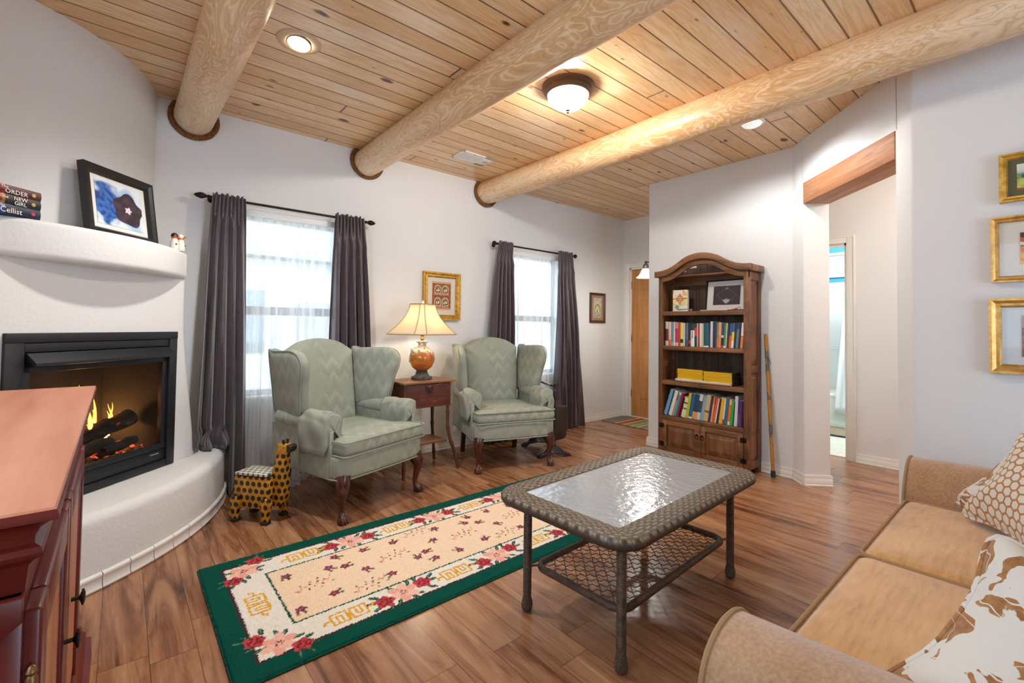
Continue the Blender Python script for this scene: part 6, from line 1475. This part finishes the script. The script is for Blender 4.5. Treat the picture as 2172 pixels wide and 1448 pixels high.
def pillow(label, A, Bc, e2, size, thick, m, weltm, grp=None, dent=.0):
    """A,Bc: lower and upper ends of one edge; e2: direction of the other edge"""
    A, Bc, e2 = Vector(A), Vector(Bc), Vector(e2).normalized(); e1 = (Bc - A).normalized(); e2 = (e2 - e1 * e2.dot(e1)).normalized(); nr = e1.cross(e2)
    c = A + e1 * size / 2 + e2 * size / 2; h = size / 2; k_ = .05 * size
    out = sp2([(-h, -h), (-h + k_, -h * .33), (-h + k_, h * .33), (-h, h), (-h * .33, h - k_), (h * .33, h - k_), (h, h), (h - k_, h * .33), (h - k_, -h * .33), (h, -h), (h * .33, -h + k_), (-h * .33, -h + k_)], 6, closed=True)
    Mx = Matrix((( e2.x, nr.x, e1.x), (e2.y, nr.y, e1.y), (e2.z, nr.z, e1.z)))
    if Mx.determinant() < 0: Mx = Matrix(((e2.x, -nr.x, e1.x), (e2.y, -nr.y, e1.y), (e2.z, -nr.z, e1.z)))
    t = thing('throw_pillow', label, 'pillow', c, rot=Mx.to_euler(), group=grp)
    b = MB().cushion(out, thick * .3, thick * .36, mp=lambda a, q, hh: (a, hh, q), p=4); b.build('pillow_cover', m, t, smooth=70)
    MB().tube([(a, 0, q) for a, q in out], .007, 8, closed=True).build('welt', weltm, t)
pillow('white pillow with brown leaf print, near end of the sofa, right foreground', (1.19, 0.235, 0.47), (1.455, 0.09, 0.735), (.05, -1, -.05), .43, .20, M_LEAF, M_LEAF)
pillow('white pillow with brown honeycomb print at the far end of the sofa', (2.60, 0.235, 0.475), (2.70, .055, .83), (-.82, -.55, -.05), .42, .17, M_HEX, M_HEX)
pillow('leaf print pillow behind the honeycomb pillow, against the far sofa arm', (2.785, 0.275, 0.475), (2.86, .06, .80), (-.72, -.69, -.0), .40, .13, M_LEAF, M_LEAF)

# ------------------------------------------------------------------ pictures on the right wall (face -x)
M_GREENM = plain('olive_mat', '#5f5b3c', .7); M_GOLD2 = varied('aged_gilt', '#b07a32', '#dcae62', 30, .4, 0, metal=.5); M_GREYL = plain('pale_grey_mat', '#cdd2d4', .7)
def art_land(u, v):
    n = nz(u * 5, v * 7)
    c = mixc(S('#a9c4cf'), S('#e7e2d2'), sst(.62, .95, v) + .3 * n)
    if v < .62 + .06 * nz(u * 3, 1): c = mixc(S('#6f8f5a'), S('#9aa86a'), sst(-.2, .3, n))
    if v < .42: c = mixc(S('#8fae3e'), S('#c2c85a'), sst(-.3, .3, nz(u * 8, v * 12)))
    if (u - .2) ** 2 * 2 + (v - .52) ** 2 * 4 < .035 + .02 * n: c = S('#31512f')
    if v < .08: c = S('#a0522e')
    return c
def art_harvest(u, v):
    n, m = nz(u * 7, v * 7), nz(u * 15, v * 15, 4); c = mixc(S('#3d2a1c'), S('#c05a1c'), sst(-.2, .3, n))
    if v < .55: c = mixc(S('#d8641a'), S('#e9a52a'), sst(-.3, .3, m))
    if v < .12: c = S('#e2b32c')
    if abs(v - .58 + .2 * (u - .4)) < .05: c = S('#cfd0cc')
    if (u - .25) ** 2 + (v - .4) ** 2 < .012: c = S('#9a2f1e')
    return c
def art_interior(u, v):
    n = nz(u * 6, v * 6); c = mixc(S('#6e2a2a'), S('#9a5a48'), sst(-.3, .3, n))
    if v > .7: c = S('#a58a72')
    if (u - .2) ** 2 + (v - .55) ** 2 < .02: c = S('#7d8794')
    if v < .2: c = mixc(S('#7d5a3c'), S('#c2a07a'), u)
    return c
picture('gilt_framed_picture', 'top gold framed landscape with dark green mat on the right wall', (PX, 0.005, 1.843), rad(-90), 0.305, 0.235, .03, .03, M_GOLD, art_land, 0.185, 0.125, matm=M_GREENM)
picture('gilt_framed_picture', 'middle gold framed orange scene with wide cream mat on the right wall', (PX, -0.005, 1.451), rad(-90), 0.39, 0.322, .03, .028, M_GOLD2, art_harvest, 0.19, 0.155, matm=M_CREAM)
picture('gilt_framed_picture', 'lowest gold framed picture with pale grey mat on the right wall', (PX, -0.005, 1.005), rad(-90), 0.41, 0.367, .045, .032, M_GOLD2, art_interior, 0.19, 0.2, matm=M_GREYL)

# ------------------------------------------------------------------ ceiling fixtures
M_OPAL = G('opal_bowl'); gg = M_OPAL; cn = gg.noise(gg.co(), 9, 3, .6, 1.0)
em = gg.n('Emission', Color=gg.ramp(cn, [(.35, (1.0, .80, .52)), (.65, (1.0, .90, .72))]), Strength=1.1).outputs[0]
gg.surf(gg.n('AddShader', _0=em, _1=gg.mixs(.3, gg.n('BsdfTransparent', Color=(1, .97, .92, 1)).outputs[0], gg.mixs(.5, gg.n('BsdfTranslucent', Color=(.9, .85, .75, 1)).outputs[0], gg.n('BsdfGlossy', Roughness=.2).outputs[0]))).outputs[0]); M_OPAL = gg.m
DM = thing('ceiling_light', 'round flush ceiling light with bronze rim and glowing opal bowl', 'ceiling light', (2.10, 1.96, CZ))
MB().lathe([(0, 0), (.165, 0), (.165, -.012), (.158, -.02), (.150, -.026), (.152, -.036), (.142, -.048), (.130, -.056), (.128, -.05), (.128, -.02), (0, -.02)], 48).build('bronze_rim', plain('bronze_rim', '#5d4736', .38, .6), DM)
MB().lathe([(.129, -.05)] + [(.129 * cos(rad(a)), -.05 - .095 * sin(rad(a))) for a in range(8, 90, 8)] + [(0, -.145)], 48).build('glass_bowl', M_OPAL, DM)
MB().lathe([(0, -.142), (.012, -.144), (.014, -.15), (.007, -.156), (.009, -.162), (0, -.17)], 14).build('finial', plain('bronze_finial', '#6a523c', .4, .6), DM)
lamp('ceiling_light_bulb', 'POINT', (2.10, 1.96, CZ - .085), 42, (1, .98, .95), .06)
CN = thing('recessed_light', 'round recessed ceiling light with tan trim, between two log beams', 'recessed light', (0.682, 2.605, CZ))
MB().lathe([(.062, .0), (.062, -.001), (.070, -.006), (.100, -.007), (.110, -.003), (.111, 0), (.108, .001)], 48).build('trim_ring', plain('tan_trim_ring', '#cbb092', .5), CN)
gg = G('lamp_face'); M_LFACE = gg.fin(color=(1, 1, 1), rough=.5, emit=(1, .88, .66), estr=7.0)
MB().lathe([(0, -.004), (.05, -.006), (.056, -.002), (.06, 0)], 36, T(0, 0, -.011) @ RX(rad(-8)) @ RY(rad(6))).build('lamp_face', M_LFACE, CN)
MB().lathe([(.054, -.002), (.059, -.007), (.064, -.003)], 36, T(0, 0, -.011) @ RX(rad(-8)) @ RY(rad(6))).build('gimbal_ring', plain('gimbal', '#a98d70', .5), CN)
lamp('recessed_bulb', 'SPOT', (0.682, 2.605, CZ - .03), 70, (1, .98, .95), .05); bpy.data.objects['recessed_bulb'].data.spot_size = rad(130); bpy.data.objects['recessed_bulb'].data.spot_blend = .8
VT = thing('ceiling_vent', 'white louvred air vent in the plank ceiling above the picture', 'vent', (2.366, 3.354, CZ))
b = MB(); b.box(-.175, .175, -.1, -.078, -.009, 0, bev=.003); b.box(-.175, .175, .078, .1, -.009, 0, bev=.003); b.box(-.175, -.15, -.1, .1, -.009, 0, bev=.003); b.box(.06, .175, -.1, .1, -.009, 0, bev=.003); b.box(-.05, -.04, -.09, .09, -.009, 0)
b.build('face_plate', M_TRIM, VT); MB().box(-.16, .07, -.085, .085, -.002, -.001).build('dark_duct', M_DK, VT, smooth=0)
for x0, x1 in ((-.15, -.05), (-.04, .06)):
    b = MB()
    for k_ in range(10): b.box(x0, x1, -.0012, .0012, -.007, .007, M=T(0, -.072 + .016 * k_, -.004) @ RX(rad(40)))
    b.build('louvres', M_TRIM, VT, smooth=0)
b = MB()
for k_ in range(5): b.box(.10 + k_ * .012, .106 + k_ * .012, -.008, .008, -.0098, -.0085)
b.build('damper_slots', M_DK, VT, smooth=0)
SD = thing('small_ceiling_light', 'small pale flush ceiling light half hidden behind the right log beam', 'ceiling light', (3.46, 1.40, CZ))
MB().lathe([(0, 0), (.085, 0), (.086, -.006), (.078, -.012), (.066, -.013)], 32).build('trim_ring', M_TRIM, SD)
MB().lathe([(.068, -.012), (.06, -.024), (.04, -.034), (.02, -.039), (0, -.04)], 32).build('lens', G('pale_lens').fin(color=S('#dfe6e2'), rough=.4, emit=(.85, .95, .92), estr=.35), SD)
lamp('small_ceiling_bulb', 'SPOT', (3.46, 1.40, CZ - .05), 26, (.97, 1, 1), .05); bpy.data.objects['small_ceiling_bulb'].data.spot_size = rad(165); bpy.data.objects['small_ceiling_bulb'].data.spot_blend = .4

# ------------------------------------------------------------------ entry: sconce and striped mat
SCN = thing('wall_sconce', 'lit wall sconce with white bell glass shade by the front door', 'wall light', (4.46, 2.733, 1.935))
sc_x = -.10
MB().lathe([(0, 0), (.055, 0), (.055, .012), (.04, .02), (0, .022)], 24, RX(rad(-90))).build('wall_plate', M_NICKEL, SCN)
MB().tube([(0, .02, 0), (0, .15, .0), (sc_x * .5, .155, .004), (sc_x, .15, 0)], .007, 10).sphere((sc_x, .15, .0), .012).build('arm', plain('dark_nickel', '#3d3a38', .4, .8), SCN)
MB().lathe([(0, 0.0), (.01, -.004), (.022, -.012), (.03, -.03), (.032, -.062), (.03, -.07), (0, -.07)], 20, T(sc_x, .15, -.008)).build('socket', M_NICKEL, SCN)
gg = G('lit_bell_glass'); M_BELL = gg.fin(color=(.95, .95, .92), rough=.4, emit=(1, .96, .9), estr=2.2)
MB().lathe([(.03, -.065), (.036, -.07), (.045, -.085), (.055, -.11), (.072, -.14), (.095, -.158), (.1, -.162), (.096, -.162), (.07, -.143), (.052, -.112), (.042, -.088), (.03, -.072)], 32, T(sc_x, .15, -.008)).build('bell_shade', M_BELL, SCN)
lamp('sconce_bulb', 'POINT', (4.46 + sc_x, 2.883, 1.77), 12.0, (1, .96, .9), .05)
DMt = thing('door_mat', 'striped multicoloured woven mat on the floor before the front door', 'mat', (5.04, 3.31, 0))
STR = ['#5d6b6a', '#7a6a58', '#4f6668', '#8a7450', '#55595a', '#c09a54', '#8f3f2c', '#8f3f2c', '#c2a060', '#6a6a62', '#7d8a5c', '#a8a46a', '#6a7a5a', '#b9b088', '#5d6a70', '#8a7468', '#c29a52', '#7a4a3a', '#5a6a6c', '#8f8a6a']
def matfn(u, v):
    k_ = (1 - v) * len(STR) * 1.25; c = S(STR[int(k_) % len(STR)]); m = nz(u * 60, v * 90); return tuple(max(0, q * (1 + .5 * m)) for q in c)
o = painted('woven_face', .55, .99, 90, 140, matfn, DMt, T(0, -.495, .0082) @ RX(rad(-90)) , vcol('woven_mat', .95))
MB().box(-.275, .275, -.495, .495, .0005, .008).build('mat_body', plain('mat_edge', '#5a5a4c', .95), DMt, smooth=0)

# ------------------------------------------------------------------ bathroom seen through the hall
M_TUB = plain('tub_white', '#e9ecdf', .25); M_SURR = plain('tub_surround', '#e6eaec', .3)
TUB = thing('bathtub', 'pale bathtub with white surround in the bathroom beyond the hall', 'bathtub', (7.1, 1.85, .004))
b = MB(); b.box(-.35, .38, -.95, .88, 0, .40, bev=.03, seg=3); b.build('apron', M_TUB, TUB)
MB().box(-.37, .39, -.96, .89, .375, .425, bev=.02, seg=3).build('rim', M_TUB, TUB); MB().box(-.365, -.345, -.9, .85, .02, .09, bev=.01).build('apron_panel', M_TUB, TUB)
b = MB(); b.box(.37, .395, -.96, .89, .42, 1.87, bev=.01); b.box(-.3, .38, -.97, -.95, .42, 1.87); b.box(-.3, .38, .87, .895, .42, 1.87)
for z in (.62, .98): b.box(.365, .372, -.95, .88, z, z + .004)
b.build('surround', M_SURR, TUB)
MB().tube([(.33, -.35, .96), (.33, .12, .96)], .014, 10).tube([(.33, .12, .96), (.38, .12, .96)], .018, 10).tube([(.33, -.35, .96), (.38, -.35, .96)], .018, 10).build('grab_bar', M_SURR, TUB)
SC_ = thing('shower_curtain', 'white shower curtain hanging beside the bathtub in the bathroom', 'shower curtain', (6.7, 1.3, 0))
def scf(u, v):
    z = lerp(1.98, .19, v); y1 = lerp(1.60, 1.745, v); y = lerp(.7, y1, u); return (.018 * sin(u * 60) * (1 - .3 * v), y - 1.3, z)
o = MB().grid(scf, 120, 20).build('cloth', plain('white_cloth', '#eceeef', .8), SC_, smooth=80); m = o.modifiers.new('thickness', 'SOLIDIFY'); m.thickness = .003
MB().tube([(0, -.75, 2.0), (0, 1.45, 2.0)], .012, 8).build('rod', M_SURR, SC_)
BM = thing('bath_mat', 'brown bath mat on the bathroom floor in front of the tub', 'mat', (6.46, 1.75, .004))
MB().box(-.24, .24, -.5, .5, .0005, .016, bev=.006).build('mat_pile', varied('taupe_mat', '#8d8069', '#a89a80', 40, .95, .5, 200), BM); MB().box(-.26, -.235, -.5, .5, .0005, .018, bev=.004).build('mat_border', M_DK, BM)
lamp('bath_lamp', 'POINT', (6.3, 1.2, 2.3), 60, (1, 1, 1), .12)
lamp('hall_lamp', 'POINT', (4.25, -.1, 2.45), 20, (1, 1, 1), .1)

# ------------------------------------------------------------------ outside the windows
o = struct(MB().box(-12, 14, 4.3, 24, -.25, -.2).build('ground', varied('dry_ground', '#b5aa96', '#cfc6b4', 2, .95), smooth=0))
NH = thing('neighbour_house', 'pale stucco house faintly seen through the sheer of the left window', 'house', (3.0, 9.0, -.2))
M_STU = plain('pale_stucco', '#d8d4cc', .9); M_RF = plain('grey_roof', '#8e8b88', .9)
MB().box(-3.6, 3.2, 0, 4, 0, 2.6).build('wall', M_STU, NH, smooth=0)
MB().prism([(-.5, 2.55), (-.5, 2.7), (2, 3.7), (4.5, 2.7), (4.5, 2.55)], -3.9, 3.5, 'X').build('roof', M_RF, NH, smooth=0)
MB().box(-2.3, -1.1, -.03, .02, .9, 2.0).build('window', plain('dull_glass', '#6f757a', .3), NH, smooth=0)
MB().box(-1.0, 1.4, -1.6, 0, 0, 1.75).build('porch_block', plain('porch_grey', '#9a9794', .9), NH, smooth=0)
